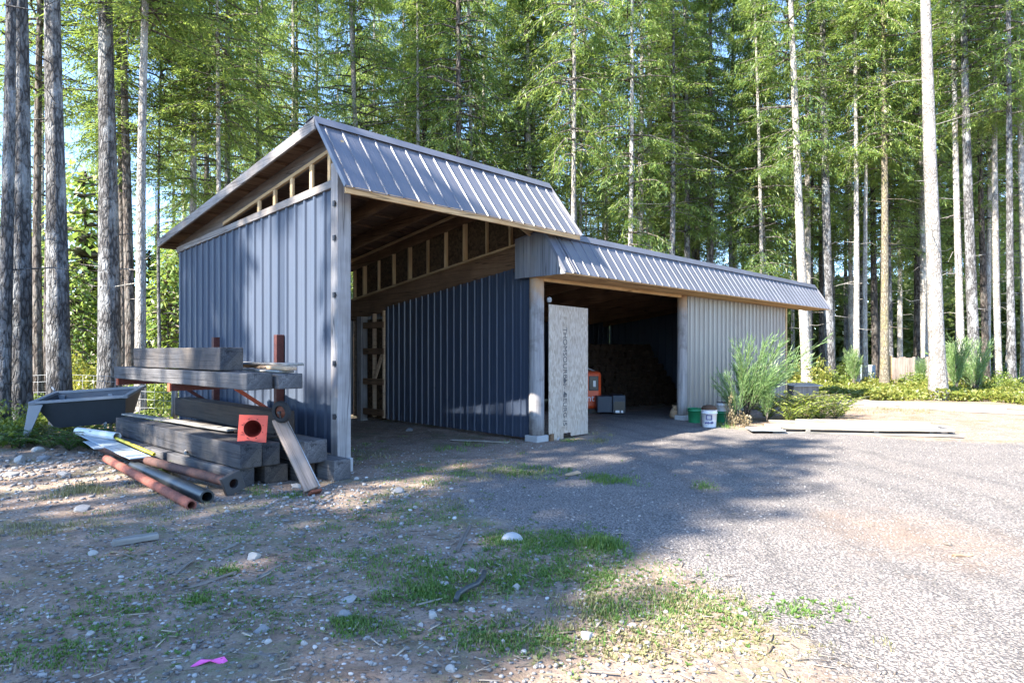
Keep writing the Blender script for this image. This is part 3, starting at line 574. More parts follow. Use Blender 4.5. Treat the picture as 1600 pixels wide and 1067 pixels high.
# strand board sheet closing the side of the low bay, with its mill stamp
sh = empty('strand_board_sheet', W(4.06, -0.035, 0.0), (0, 0, UA))
tag(sh, 'tall pale strand board sheet with a black stamp standing beside the round log post', 'board')
mb = MB()
prof = [(0, 0.13), (0.11, 0.13), (0.11, 0.02), (0.40, 0.02), (0.40, 0.12), (0.62, 0.12), (0.62, 0.05), (1.13, 0.05), (1.13, 2.43), (0, 2.45)]
n = len(prof); mb.add([(x, 0, z) for x, z in prof] + [(x, 0.016, z) for x, z in prof], [tuple(range(n)), tuple(range(2 * n - 1, n - 1, -1))] + [(i, (i + 1) % n + 0, (i + 1) % n + n, i + n)[::-1] for i in range(n)])
mb.build('sheet', M['osb'], sh)
def letters(txt, size, mat, parent, loc, rot, ext=0.0015, name='lettering'):
    c = bpy.data.curves.new(name, 'FONT'); c.body = txt; c.size = size; c.extrude = ext; c.align_x = 'CENTER'; c.align_y = 'CENTER'; c.materials.append(mat)
    tmp = bpy.data.objects.new(name, c); col.objects.link(tmp); me = bpy.data.meshes.new_from_object(tmp); bpy.data.objects.remove(tmp); me.name = name
    if not me.materials: me.materials.append(mat)
    o = bpy.data.objects.new(name, me); col.objects.link(o); o.parent = parent; o.location = loc; o.rotation_euler = rot; return o
def vtext(txt, parent, x, z, size):   # runs down the sheet
    letters(txt, size, M['ink'], parent, (x, -0.003, z), (R(90), R(90), 0), name='stamp')
vtext('THOMSOURBN', sh, 0.44, 1.52, 0.155); vtext('\u25b2:/- \u25b2', sh, 0.44, 0.96, 0.12); vtext('BEURG IS', sh, 0.44, 0.55, 0.145)
mb = MB().box((0.02, -0.03, 0.0), (0.10, 0.02, 0.14)); mb.build('foot_block', M['rafter'], sh)
mb = MB().lathe([(0.001, -0.05), (0.035, -0.04), (0.045, 0), (0.035, 0.04), (0.001, 0.05)], 12); o = mb.build('porch_lamp', M['concrete'], None, loc=W(4.08, -0.02, 2.53)); tag(o, 'small pale round lamp fixed near the top of the log post', 'lamp')

# ------------------------------------------------------------------ inside the low wing
t = empty('orange_machine', atY(0, 17.0)); t.location = (1.85, 17.0, 0.12); t.rotation_euler = (0, 0, R(6))
tag(t, 'orange portable machine with black control panel half hidden behind the strand board sheet', 'machine')
mb = MB().box((-0.75, -0.35, 0.0), (0.45, 0.45, 0.98)); mb.build('housing', M['orange'], t, bevel=0.09)
mb = MB().box((0.10, -0.375, 0.48), (0.36, -0.345, 0.86)); mb.build('control_panel', M['black'], t, bevel=0.02)
mb = MB().box((0.21, -0.39, 0.58), (0.28, -0.374, 0.74)); mb.build('switch', M['white'], t, bevel=0.01)
mb = MB().tube([(-0.6, 0, 0.98), (-0.5, 0, 1.05), (0.15, 0, 1.05), (0.33, 0, 0.98)], 0.02, 8); mb.build('handle', M['galv'], t)
letters('nt', 0.24, M['white'], t, (0.15, -0.355, 0.28), (R(90), 0, 0), 0.003)
for x in (-0.6, 0.25):
    mb = MB().box((x - 0.12, -0.28, -0.12), (x + 0.12, 0.4, 0.0)); mb.build('skid', M['dark_steel'], t)
t = empty('storage_box', atY(953, 16.6)); tag(t, 'low slate blue storage box on the dark floor beside the orange machine', 'box')
mb = MB().box((-0.36, -0.25, 0.06), (0.02, 0.35, 0.48)); mb.build('chest', M['box_blue'], t, bevel=0.02)
mb = MB().box((0.03, -0.25, 0.05), (0.36, 0.30, 0.50)); mb.build('cabinet', M['box_blue'], t, bevel=0.015)
mb = MB().box((0.06, -0.268, 0.10), (0.34, -0.248, 0.34)); mb.build('opening', M['black'], t)
mb = MB().box((0.10, -0.29, 0.06), (0.2, -0.26, 0.12)).box((0.24, -0.29, 0.06), (0.29, -0.26, 0.12)); mb.build('label_plate', M['white'], t)
# split firewood heaped against the back of the wing
fw = []
for k in range(3):
    mb = MB(); nseg = 3 + k
    pts = [(0.13 * math.cos(2 * math.pi * i / 6 + k) * (1 - 0.25 * ((i + k) % 2)), 0.13 * math.sin(2 * math.pi * i / 6 + k)) for i in range(6)]
    vs = [(x, -0.2, z) for x, z in pts] + [(x * 0.95, 0.2, z * 0.97) for x, z in pts]
    mb.add(vs, [tuple(range(6)), tuple(range(11, 5, -1))] + [(i + 6, (i + 1) % 6 + 6, (i + 1) % 6, i) for i in range(6)])
    fw.append(mb)
FWM = wood('firewood', (0.045, 0.028, 0.018), (0.085, 0.052, 0.03), (0.035, 0.022, 0.016), axis=1)
protos = []
cnt = 0
for row in range(9):
    for cidx in range(22 - row):
        a = 8.6 + cidx * 0.25 + row * 0.125 + rnd.uniform(-.02, .02); b = 3.6 + rnd.uniform(-.06, .06) + row * 0.05 - cidx * 0.03
        loc = W(a, b, 0.12 + row * 0.2); k = cnt % 3; rot = (0, rnd.uniform(0, 6.28), UA + rnd.uniform(-.15, .15))
        if cnt < 3: o = fw[k].build('firewood_piece', FWM, None, loc, rot); protos.append(o)
        else: o = protos[k].copy(); col.objects.link(o); o.location = loc; o.rotation_euler = rot
        tag(o, 'piece of split firewood in the stack at the back of the dark low bay', 'firewood', 'firewood stacked in the low bay'); cnt += 1

mb = MB().lathe([(0.001, 0.0), (0.15, 0.01), (0.19, 0.09), (0.16, 0.22), (0.10, 0.33), (0.06, 0.37), (0.09, 0.42), (0.001, 0.41)], 9)
o = mb.build('paper_sack', M['board_tan'], None, loc=(3.93, 15.5, 0.02), rot=(R(14), R(-10), R(20))); o.scale = (.75, .75, .75); tag(o, 'pale bag slumped behind the second log post', 'bag')

# ------------------------------------------------------------------ tubs and pails by the wing wall
def pail(name, loc, r, h, mat, label, cat='bucket'):
    t = empty(name, loc); tag(t, label, cat)
    mb = MB().lathe([(0.001, 0.0), (r * 0.84, 0.0), (r * 0.86, 0.02), (r * 0.97, h * 0.80), (r * 1.04, h * 0.80), (r * 1.04, h * 0.86), (r * 0.98, h * 0.86), (r, h * 0.97), (r * 1.05, h * 0.97), (r * 1.05, h), (r * 0.97, h), (r * 0.84, 0.03), (0.001, 0.03)], 24); mb.build('pail_body', mat, t); return t
pb = at(1108, 667)
t = pail('plastic_pail', pb, 0.165, 0.37, M['pail'], 'white plastic pail printed with a blue square, heaped with brown leaf mould')
mb = MB().lathe([(0.155, 0.33), (0.165, 0.40), (0.13, 0.45), (0.06, 0.47), (0.001, 0.475)], 14, M=Matrix.Translation((0, 0, 0.0))); mb.build('leaf_mould', M['soil'], t)
q = Matrix.Rotation(math.atan2(pb.x, pb.y) * -1, 4, 'Z')
mb = MB()
for (x0, z0, x1, z1) in ((-0.06, 0.255, 0.06, 0.27), (-0.06, 0.165, 0.06, 0.18), (-0.06, 0.165, -0.045, 0.27), (0.045, 0.165, 0.06, 0.27)):
    mb.box((x0, -0.168, z0), (x1, -0.135, z1), 0, q)
mb.build('printed_square', M['navy'], t)
mb = MB()
for i in range(6): mb.box((-0.085 + i * 0.03, -0.163, 0.085 + 0.004 * (i % 2)), (-0.085 + i * 0.03 + 0.021, -0.13, 0.115 + 0.006 * (i % 3)), 0, q)
mb.build('printed_line', M['navy'], t)
pail('plastic_tub', at(1088, 662) + Vector((0, 0.15, 0)), 0.15, 0.34, M['green'], 'green plastic tub on the gravel left of the white pail', 'tub')
t = pail('plastic_tub', at(1129, 661) + Vector((0, 0.1, 0)), 0.15, 0.27, M['green'], 'green plastic tub right of the white pail, a smaller pail standing in it', 'tub')
t = pail('plastic_pail', at(1130, 661) + Vector((0.0, 0.1, 0.19)), 0.11, 0.26, M['pail'], 'smaller white pail with black lid standing in the right green tub')
mb = MB().lathe([(0.115, 0.262), (0.12, 0.275), (0.001, 0.285)], 18); mb.build('lid', M['black'], t)

# ------------------------------------------------------------------ timber rack and stacks along the side wall
def beam(name, p0, p1, wd, ht, mat, label, cat='timber', group=None, roll=0.0, bevel=0.012, warp=0.004):
    """squared timber from p0 to p1 (centre line), grain along its own x"""
    p0 = Vector(p0); p1 = Vector(p1); d = p1 - p0; L = d.length; n = max(3, int(L / 0.35)); mb = MB(); vs = []
    for i in range(n + 1):
        x = L * i / n; e = [rnd.uniform(-warp, warp) for _ in range(8)]
        for k, (sy, sz) in enumerate(((-1, -1), (1, -1), (1, 1), (-1, 1))):
            vs.append((x + (rnd.uniform(-.006, .006) if i in (0, n) else 0), sy * wd / 2 + e[k], sz * ht / 2 + e[k + 4]))
    fs = [(3, 2, 1, 0), tuple(n * 4 + k for k in range(4))]
    for i in range(n):
        for k in range(4):
            k2 = (k + 1) % 4; fs.append((i * 4 + k, i * 4 + k2, i * 4 + 4 + k2, i * 4 + 4 + k))
    mb.add(vs, fs); rot = (Vector((1, 0, 0)).rotation_difference(d.normalized()))
    yaw = math.atan2(d.y, d.x); pitch = -math.asin(max(-1, min(1, d.z / L)))
    o = mb.build(name, mat, None, loc=p0, bevel=bevel); o.rotation_euler = (Matrix.Rotation(yaw, 4, 'Z') @ Matrix.Rotation(pitch, 4, 'Y') @ Matrix.Rotation(roll, 4, 'X')).to_euler()
    if label: tag(o, label, cat, group)
    return o
TG = 'timbers stacked beside the shed'
def T(a0, b0, a1, b1, z, wd, ht, mat, label, name='squared_timber', **k):
    return beam(name, W(a0, b0, z + ht / 2), W(a1, b1, z + ht / 2), wd, ht, mat, label, group=TG, **k)
# cantilever rack
rk = empty('cantilever_rack', W(-0.14, 1.2, 0), (0, 0, UA)); tag(rk, 'rust red steel cantilever rack with two posts and sloping braces against the side wall', 'rack')
for b in (0.55, 2.92):
    o = MB().box((-0.06, b - 0.05, 0.0), (0.06, b + 0.05, 1.86)).build('rack_post', M['red_steel'], rk, bevel=0.006)
    MB().box((-1.52, b - 0.04, 1.08), (-0.062, b + 0.04, 1.175)).build('rack_arm', M['red_steel'], rk, bevel=0.006)
    MB().bar((-0.65, b, 1.08), (-0.07, b, 0.68), 0.05, 0.05).build('rack_brace', M['orange_red'] if b < 1 else M['red_steel'], rk, bevel=0.004)
    MB().box((-1.542, b - 0.045, 1.075), (-1.522, b + 0.045, 1.18)).build('arm_end', M['orange_red'], rk)
rk.location = W(-0.10, 1.2, 0)
# on the rack
T(-1.36, 0.40, -1.46, 3.4, 1.378, 0.29, 0.28, M['timber'], 'thick dark timber lying on top of the rack, highest of all the timbers')
T(-1.42, -0.50, -1.50, 4.25, 1.178, 0.30, 0.185, M['timber_grey'], 'long grey flat timber on the rack arms, directly under the thick dark timber')
T(-1.08, -0.55, -1.12, 2.6, 1.178, 0.30, 0.17, M['timber_grey'], 'short grey timber on the rack arms with a split end, nearest the boards')
T(-0.98, -0.25, -0.80, 2.2, 1.352, 0.20, 0.03, M['board_grey'], 'grey plank lying on the short rack timber under the others', name='plank')
T(-1.02, -0.45, -0.62, 1.9, 1.385, 0.13, 0.045, M['board_tan'], 'tan plank with fresh orange end lying on the rack', name='plank')
T(-0.78, -0.1, -0.85, 2.4, 1.432, 0.22, 0.032, M['board_grey'], 'topmost thin grey plank on the rack beside the thick dark timber', name='plank')
T(-0.62, 0.50, -0.58, 4.3, 0.52, 0.27, 0.30, M['timber_black'], 'black timber on top of the ground stack against the wall below the rack')
# ground stack, upper course then lower course
T(-1.32, -0.05, -1.40, 4.6, 0.235, 0.27, 0.285, M['timber'], 'long dark squared timber along the outer top edge of the ground stack')
T(-1.04, 0.02, -1.04, 3.6, 0.228, 0.22, 0.265, M['timber'], 'narrow timber in the ground stack beneath the orange cone')
T(-0.58, -0.22, -0.60, 3.4, 0.228, 0.32, 0.275, M['timber_grey'], 'grey timber with a knotty end next to the leaning wheeled post')
T(-1.36, 0.06, -1.44, 2.05, 0.0, 0.26, 0.222, M['timber_grey'], 'grey lower timber under the outer top one, near end')
T(-1.46, 2.12, -1.56, 5.6, 0.0, 0.28, 0.222, M['timber_grey'], 'grey lower timber under the outer top one, far end by the ferns')
T(-0.96, 0.05, -1.0, 3.0, 0.0, 0.30, 0.218, M['timber_black'], 'black lower timber in the middle of the ground stack')
T(-0.63, -0.05, -0.63, 3.0, 0.0, 0.26, 0.218, M['timber_black'], 'black lower timber under the knotty grey one')
T(-0.33, -0.42, -0.33, 2.6, 0.0, 0.24, 0.26, M['timber_grey'], 'dark grey block ended timber on the ground against the corner post')
T(-0.98, 1.3, -1.30, 4.9, 0.526, 0.16, 0.03, M['board_grey'], 'pale blue grey plank lying on the far end of the ground stack', name='plank')
T(-0.86, 0.35, -0.92, 3.3, 0.506, 0.17, 0.03, M['timber_black'], 'thin black plank on the ground stack behind the orange cone', name='plank')

# traffic cone on its side, base towards the yard
ct = empty('traffic_cone', (-3.17, 7.86, 0.665)); tag(ct, 'orange traffic cone lying on the timbers with its square base towards the yard', 'traffic cone')
ct.rotation_euler = (R(90 + 8), R(4), R(-16))       # local +z is the tip direction, turned to point away
ct.rotation_euler = (R(-96), R(3), R(12))
mb = MB(); N = 24; ro = 0.165; ri = 0.105; vs = []; fs = []
def sq(t, r):
    c, s_ = math.cos(t), math.sin(t); k = r / max(abs(c), abs(s_)); return (c * k, s_ * k)
for z in (0.0, 0.03):
    for k in range(N): vs.append((*sq(2 * math.pi * k / N, ro), z))
    for k in range(N): t_ = 2 * math.pi * k / N; vs.append((ri * math.cos(t_), ri * math.sin(t_), z))
for k in range(N):
    k2 = (k + 1) % N
    fs += [(k, N + k, N + k2, k2), (2 * N + k, 2 * N + k2, 3 * N + k2, 3 * N + k), (k, k2, 2 * N + k2, 2 * N + k), (N + k, 3 * N + k, 3 * N + k2, N + k2)]
mb.add(vs, fs)
for k in range(4):
    for m_ in (-1, 1):
        a_ = k * math.pi / 2 + m_ * 0.42; c, s_ = math.cos(a_) * 0.142, math.sin(a_) * 0.142
        mb.box((c - 0.022, s_ - 0.012, -0.012), (c + 0.022, s_ + 0.012, 0.0))
mb.build('cone_base', M['cone'], ct)
mb = MB().lathe([(ri, 0.03), (0.03, 0.44), (0.024, 0.46), (0.001, 0.458)], 24); mb.build('cone_body', M['cone'], ct)
mb = MB().lathe([(0.001, 0.43), (0.02, 0.425), (ri - 0.010, 0.02), (ri - 0.002, 0.006)], 24); mb.build('cone_inside', M['cone_shade'], ct)
for k in range(8):
    a_ = k * math.pi / 4 + 0.39; mb = MB().tube([(0.128 * math.cos(a_), 0.128 * math.sin(a_), -0.003), (0.128 * math.cos(a_), 0.128 * math.sin(a_), 0.004)], 0.011, 8); mb.build('drain_hole', M['cone_shade'], ct)

# leaning post with a caster wheel at its head
p0, p1 = Vector((-2.25, 7.24, 0.05)), Vector((-2.76, 7.62, 0.80))
wp = empty('wheeled_post', p0); tag(wp, 'leaning wooden post with a black caster wheel at its head, before the timbers', 'post')
o = beam('post_shaft', p0, p1, 0.085, 0.165, wood('leaning_post_wood', (0.22, 0.17, 0.14), (0.36, 0.28, 0.23), (0.17, 0.13, 0.11), axis=0), None, roll=R(62)); o.parent = wp; o.location = (0, 0, 0)
d = (p1 - p0).normalized(); L = (p1 - p0).length
o = MB().bar(d * 0.0 + Vector((0.07, 0.03, 0.02)), d * L + Vector((0.055, 0.03, 0.02)), 0.012, 0.05).build('steel_edge', M['galv'], wp)
o = MB().bar(-d * 0.03 + Vector((0.02, 0, -0.02)), -d * 0.0 + Vector((0.02, 0, -0.02)), 0.14, 0.1).build('foot_plate', M['rust'], wp)
hub = d * L + Vector((0.06, -0.09, 0.10)); ax = Vector((0.35, 0.9, 0.1)).normalized(); Q = Matrix.Translation(hub) @ ax.to_track_quat('Z', 'Y').to_matrix().to_4x4()
wt = MB().lathe([(0.075, -0.026), (0.118, -0.028), (0.13, -0.015), (0.13, 0.015), (0.118, 0.028), (0.075, 0.026)], 24, M=Q).build('wheel', M['rubber'], wp)
MB().lathe([(0.001, -0.018), (0.03, -0.02), (0.035, -0.008), (0.072, -0.012), (0.072, 0.012), (0.035, 0.008), (0.03, 0.02), (0.001, 0.018)], 20, M=Q).build('rim', M['rust'], wt)
MB().bar(d * (L - 0.03) + Vector((0.05, -0.07, 0)), hub + ax * -0.04, 0.022, 0.008).bar(d * (L - 0.03) + Vector((0.06, 0.04, 0)), hub + ax * 0.04, 0.022, 0.008).bar(hub - ax * 0.05, hub + ax * 0.05, 0.03, 0.03).build('wheel_fork', M['dark_steel'], wp)

# pipes and odd lengths in front of the stack
def pipe(name, p0, p1, r, mat, label, wall=0.014, n=18, sag=0.0):
    p0 = Vector(p0); p1 = Vector(p1); mid = [p0.lerp(p1, k / 8) + Vector((0, 0, -sag * math.sin(math.pi * k / 8))) for k in range(9)]
    mb = MB().tube(mid, r, n, cap=False).tube(mid[::-1], r - wall, n, cap=False); d = (p1 - p0).normalized()
    a = d.cross(Vector((0, 0, 1))).normalized(); b = d.cross(a)
    for p in (p0, p1):
        vs = [p + (a * math.cos(2 * math.pi * k / n) + b * math.sin(2 * math.pi * k / n)) * q for q in (r, r - wall) for k in range(n)]
        mb.add(vs, [(k, (k + 1) % n, n + (k + 1) % n, n + k) for k in range(n)])
    o = mb.build(name, mat); tag(o, label, 'pipe'); return o
pipe('steel_pipe', W(-2.21, -0.68, 0.056), W(-2.12, 2.75, 0.12), 0.052, M['rust_pipe'], 'rust red steel pipe lying on the ground, nearest the viewer')
pipe('plastic_pipe', W(-1.99, -0.50, 0.075), W(-1.96, 2.1, 0.075), 0.074, M['black_plastic'], 'thick black plastic pipe lying beside the rust red pipe', 0.02)
t = empty('flanged_pipe', W(-1.62, -0.25, 0.13)); tag(t, 'dark rusty pipe with a square flange at its near end by the timbers', 'pipe')
q0 = W(-1.62, -0.25, 0.13); q1 = W(-1.99, 3.5, 0.17) - q0
mb = MB().tube([q1 * (k / 6) for k in range(7)], 0.058, 16, cap=False); mb.build('pipe_tube', rust('dark_pipe_steel', (0.045, 0.028, 0.025), (0.12, 0.055, 0.042)), t)
d = q1.normalized(); Q = (d * -1).to_track_quat('Z', 'Y').to_matrix().to_4x4() @ Matrix.Rotation(R(20), 4, 'Z')
mb = MB(); N = 16; vs = []; fs = []
for z in (0.03, -0.03):
    for k in range(N): vs.append(Q @ Vector((*sq(2 * math.pi * k / N + math.pi / 4, 0.115), z)))
    for k in range(N): t_ = 2 * math.pi * k / N + math.pi / 4; vs.append(Q @ Vector((0.05 * math.cos(t_), 0.05 * math.sin(t_), z)))
for k in range(N):
    k2 = (k + 1) % N; fs += [(k, N + k, N + k2, k2), (2 * N + k, 2 * N + k2, 3 * N + k2, 3 * N + k), (k, k2, 2 * N + k2, 2 * N + k), (N + k, 3 * N + k, 3 * N + k2, N + k2)]
mb.add(vs, fs); mb.build('square_flange', M['dark_steel'], t, bevel=0.008)
pipe('pvc_pipe', W(-1.73, 3.75, 0.30), W(-1.98, 5.0, 0.30), 0.062, M['white_pvc'], 'short white plastic pipe resting on the grey blue board', 0.01)
pipe('yellow_pipe', W(-1.77, 1.9, 0.235), W(-1.73, 4.4, 0.285), 0.022, M['yellow'], 'thin yellow plastic pipe beside the timbers', 0.005, 10)
beam('grey_board', W(-1.92, 1.95, 0.20), W(-1.86, 5.1, 0.245), 0.26, 0.02, M['sheet_blue'], 'flat blue grey board lying over the pipes under the white pipe', 'board')
beam('grey_board', W(-2.06, 3.3, 0.20), W(-2.0, 4.2, 0.21), 0.16, 0.015, M['sheet_blue'], 'small blue grey offcut sticking out beside the larger board', 'board')
beam('white_batten', W(-1.62, 1.20, 0.30), W(-1.42, 1.75, 0.27), 0.035, 0.03, M['board_pale'], 'short pale batten poking out between the grey timbers', 'batten')
beam('scrap_board', at(175, 848, 0.03), at(248, 836, 0.04), 0.09, 0.05, M['board_grey'], 'grey board offcut lying alone on the dirt before the pipes', 'board')
beam('scrap_board', at(82, 830, 0.015), at(126, 825, 0.02), 0.05, 0.02, M['board_pale'], 'small pale batten on the sunlit dirt at the far left', 'batten')
beam('white_plank', at(705, 687, 0.012), at(795, 691, 0.016), 0.11, 0.02, M['board_pale'], 'pale thin plank lying on the dirt floor before the ribbed divider', 'plank')

# steel trough on splayed leg plates, tilted, left of the timbers
tb = empty('steel_trough', (-8.18, 10.95, 0.0)); tag(tb, 'dark grey steel trough with wide rim and splayed leg plates among the ferns', 'trough')
LEN, WID, HT = 1.42, 0.95, 0.52
Q = Matrix.Translation((0.02, 0.0, 0.27)) @ Matrix.Rotation(R(14), 4, 'Z') @ Matrix.Rotation(R(-3.5), 4, 'Y') @ Matrix.Rotation(R(7), 4, 'X')
def qv(*p): return Q @ Vector(p)
rim = [qv(0.05, 0, 0.47), qv(0.05 + LEN, 0, 0.47), qv(0.05 + LEN, WID, 0.47), qv(0.05, WID, 0.47)]
bot = [qv(0.22, 0.28, -0.05), qv(LEN - 0.1, 0.28, -0.05), qv(LEN - 0.1, WID - 0.25, -0.05), qv(0.22, WID - 0.25, -0.05)]
inn = [qv(0.075, 0.025, 0.47), qv(0.025 + LEN, 0.025, 0.47), qv(0.025 + LEN, WID - 0.025, 0.47), qv(0.075, WID - 0.025, 0.47)]
ib = [b + Vector((0, 0, 0.03)) for b in bot]
mb = MB().add(rim + bot + inn + ib, [(0, 1, 5, 4), (1, 2, 6, 5), (2, 3, 7, 6), (3, 0, 4, 7), (4, 5, 6, 7), (9, 8, 12, 13), (10, 9, 13, 14), (11, 10, 14, 15), (8, 11, 15, 12), (12, 15, 14, 13), (0, 8, 9, 1), (1, 9, 10, 2), (2, 10, 11, 3), (3, 11, 8, 0)])
mb.build('trough_body', M['bin'], tb)
mb = MB()
for i in range(4):
    a_, b_ = rim[i], rim[(i + 1) % 4]; dd = (b_ - a_).normalized() * 0.05; mb.bar(a_ - dd, b_ + dd, 0.085, 0.05)
mb.build('trough_rim', M['bin_rim'], tb, bevel=0.006)
for x in (0.06, LEN - 0.40):
    for yy in ((-0.03, WID - 0.05) if x < 1 else (0.34, WID - 0.36)):
        tp = qv(x, yy, 0.44); ft = Vector((tp.x + (-0.16 if x < 1 else 0.04), tp.y - 0.03, -0.03))
        kw = 1.0 if x < 1 else 0.3
        mb = MB().hexa([ft + Vector((-0.02, 0, 0)), ft + Vector((0.02, 0, 0)), ft + Vector((0.02, 0.012, 0)), ft + Vector((-0.02, 0.012, 0))], [tp + Vector((-0.07 * kw, 0, 0)), tp + Vector((0.17 * kw, 0, 0)), tp + Vector((0.17 * kw, 0.012, 0)), tp + Vector((-0.07 * kw, 0.012, 0))]); mb.build('leg', M['bin_rim'], tb)
mb = MB().tube([qv(0.02, WID, 0.5), qv(-0.05, WID + 0.1, 0.56)], 0.02, 8); mb.build('lifting_lug', M['bin_rim'], tb)

# wire field fence behind the trough
fc = empty('wire_fence', (-9.0, 14.0, 0)); tag(fc, 'galvanised wire field fence on round grey posts behind the trough', 'fence')
mb = MB()
for z in (0.15, 0.35, 0.55, 0.75, 0.95, 1.08):
    mb.tube([(-5 + x, 0.12 * math.sin(x * 1.4), z + 0.03 * math.sin(x * 2.1 + z * 5)) for x in np.arange(0, 8.3, 0.5)], 0.0045, 4)
for x in np.arange(-5, 3.2, 0.22): mb.tube([(x, 0.12 * math.sin((x + 5) * 1.4), 0.02), (x + 0.02, 0.12 * math.sin((x + 5) * 1.4), 1.09)], 0.0035, 4)
mb.build('wire_mesh', M['galv'], fc)
for x in (-3.6, -0.9, 1.62, 3.1):
    MB().tube([(x, 0.05, -0.1), (x + 0.02, 0.05, 1.22)], [0.07, 0.06], 10, jit=0.04).build('fence_post', M['post_wood'], fc)

# ------------------------------------------------------------------ lumber on the right
def plank_row(p0, p1, offs, label, group, mat=None, z=0.0, th=0.045, wd=0.2, name='lumber_plank'):
    return beam(name, Vector(p0) + Vector((offs[0], offs[1], z + th / 2)), Vector(p1) + Vector((offs[2], offs[3], z + th / 2)), wd, th, mat or M['board_pale'], label, 'plank', group, bevel=0.004, warp=0.006)
g1 = 'planks in the near lumber pile'
for k, (px0, py0, px1, py1) in enumerate(((1185, 676, 1390, 690), (1300, 682, 1490, 692))): pass
near0, near1 = Vector((5.0, 12.55, 0)), Vector((8.2, 12.15, 0))
for i, (dx0, dy0, dx1, dy1, zz, wd, mt, lab) in enumerate((
    (0.1, 0.10, 0.3, 0.02, 0.0, 0.22, 'board_grey', 'grey plank at the bottom front edge of the near lumber pile'),
    (0.3, 0.42, 0.2, 0.30, 0.0, 0.22, 'timber_grey', 'shade-darkened plank in the lower layer of the near lumber pile, second from the front'),  # inner lower planks darkened so the gaps between top planks read as shade
    (0.4, 0.75, 0.4, 0.65, 0.0, 0.24, 'timber_grey', 'shade-darkened plank in the lower layer of the near lumber pile, third from the front'),
    (0.6, 1.10, 0.6, 1.0, 0.0, 0.24, 'timber_grey', 'shade-darkened plank in the lower layer of the near lumber pile, fourth from the front'),
    (0.9, 1.45, 0.9, 1.4, 0.0, 0.24, 'board_grey', 'grey plank along the back edge of the near lumber pile'),
    (0.35, 0.14, 0.15, 0.06, 0.092, 0.24, 'board_pale', 'pale plank on the front edge of the near lumber pile with a shadow gap beneath'),
    (0.15, 0.50, 0.05, 0.36, 0.094, 0.26, 'board_pale', 'pale plank on top of the near lumber pile, next behind the front one'),
    (0.9, 0.82, 0.25, 0.70, 0.09, 0.24, 'board_pale', 'short pale plank on top of the near lumber pile, in its middle'),
    (0.5, 1.18, 0.35, 1.02, 0.095, 0.25, 'board_pale', 'pale plank on top of the near lumber pile towards the back'),
    (1.2, 1.50, 0.5, 1.30, 0.091, 0.22, 'board_pale', 'pale plank on top of the near lumber pile along its back edge'))):
    plank_row(near0, near1, (dx0, dy0, dx1, dy1), lab, g1, M[mt], zz, 0.045, wd)
for xx, lab in ((0.75, 'bearer between the layers at the left end of the near lumber pile'), (2.0, 'bearer between the layers in the middle of the near lumber pile'), (3.0, 'bearer between the layers near the right end of the near lumber pile')):
    beam('lumber_bearer', near0 + Vector((xx, 0.0 - xx * 0.1, 0.068)), near0 + Vector((xx + 0.35, 1.5 - xx * 0.08, 0.068)), 0.09, 0.042, M['board_grey'], lab, 'timber')
beam('lumber_bearer', near0 + Vector((3.42, -0.25, 0.05)), near0 + Vector((3.62, 0.5, 0.05)), 0.10, 0.10, M['timber_grey'], 'dark square timber end sticking out at the right end of the near lumber pile', 'timber')
beam('grey_sheet', Vector((4.72, 12.85, 0.07)), Vector((5.35, 12.75, 0.075)), 0.62, 0.025, M['galv'], 'flat grey sheet lying at the left end of the near lumber pile', 'sheet')
g2 = 'planks in the far lumber pile'
for i, (x0, y0, x1, y1, zz, wd, mt, lab) in enumerate((
    (8.9, 19.6, 13.4, 16.4, 0.0, 0.26, 'board_grey', 'grey plank at the front edge of the far lumber pile'),
    (9.4, 20.0, 13.6, 17.0, 0.0, 0.30, 'board_grey', 'grey plank under the pale ones in the far lumber pile'),
    (9.3, 19.7, 13.0, 16.9, 0.05, 0.28, 'board_pale', 'pale plank on top of the far lumber pile, front one'),
    (10.3, 19.6, 14.4, 17.0, 0.055, 0.30, 'board_pale', 'pale plank on top of the far lumber pile, right of the front one'),
    (10.4, 20.1, 15.4, 17.3, 0.05, 0.28, 'board_pale', 'pale plank along the back of the far lumber pile'),
    (9.0, 20.6, 11.2, 20.2, 0.05, 0.22, 'board_tan', 'short brown plank at the left end of the far lumber pile'),
    (8.1, 20.8, 10.2, 21.0, 0.0, 0.30, 'board_pale', 'pale plank lying flat in front of the two pale trunks'),
    (7.6, 21.6, 10.4, 21.4, 0.0, 0.26, 'board_pale', 'pale plank lying flat beside the brown crate'))):
    plank_row((x0, y0, 0), (x1, y1, 0), (0, 0, 0, 0), lab, g2 if i < 6 else 'planks lying loose by the trees', M[mt], zz, 0.05, wd)
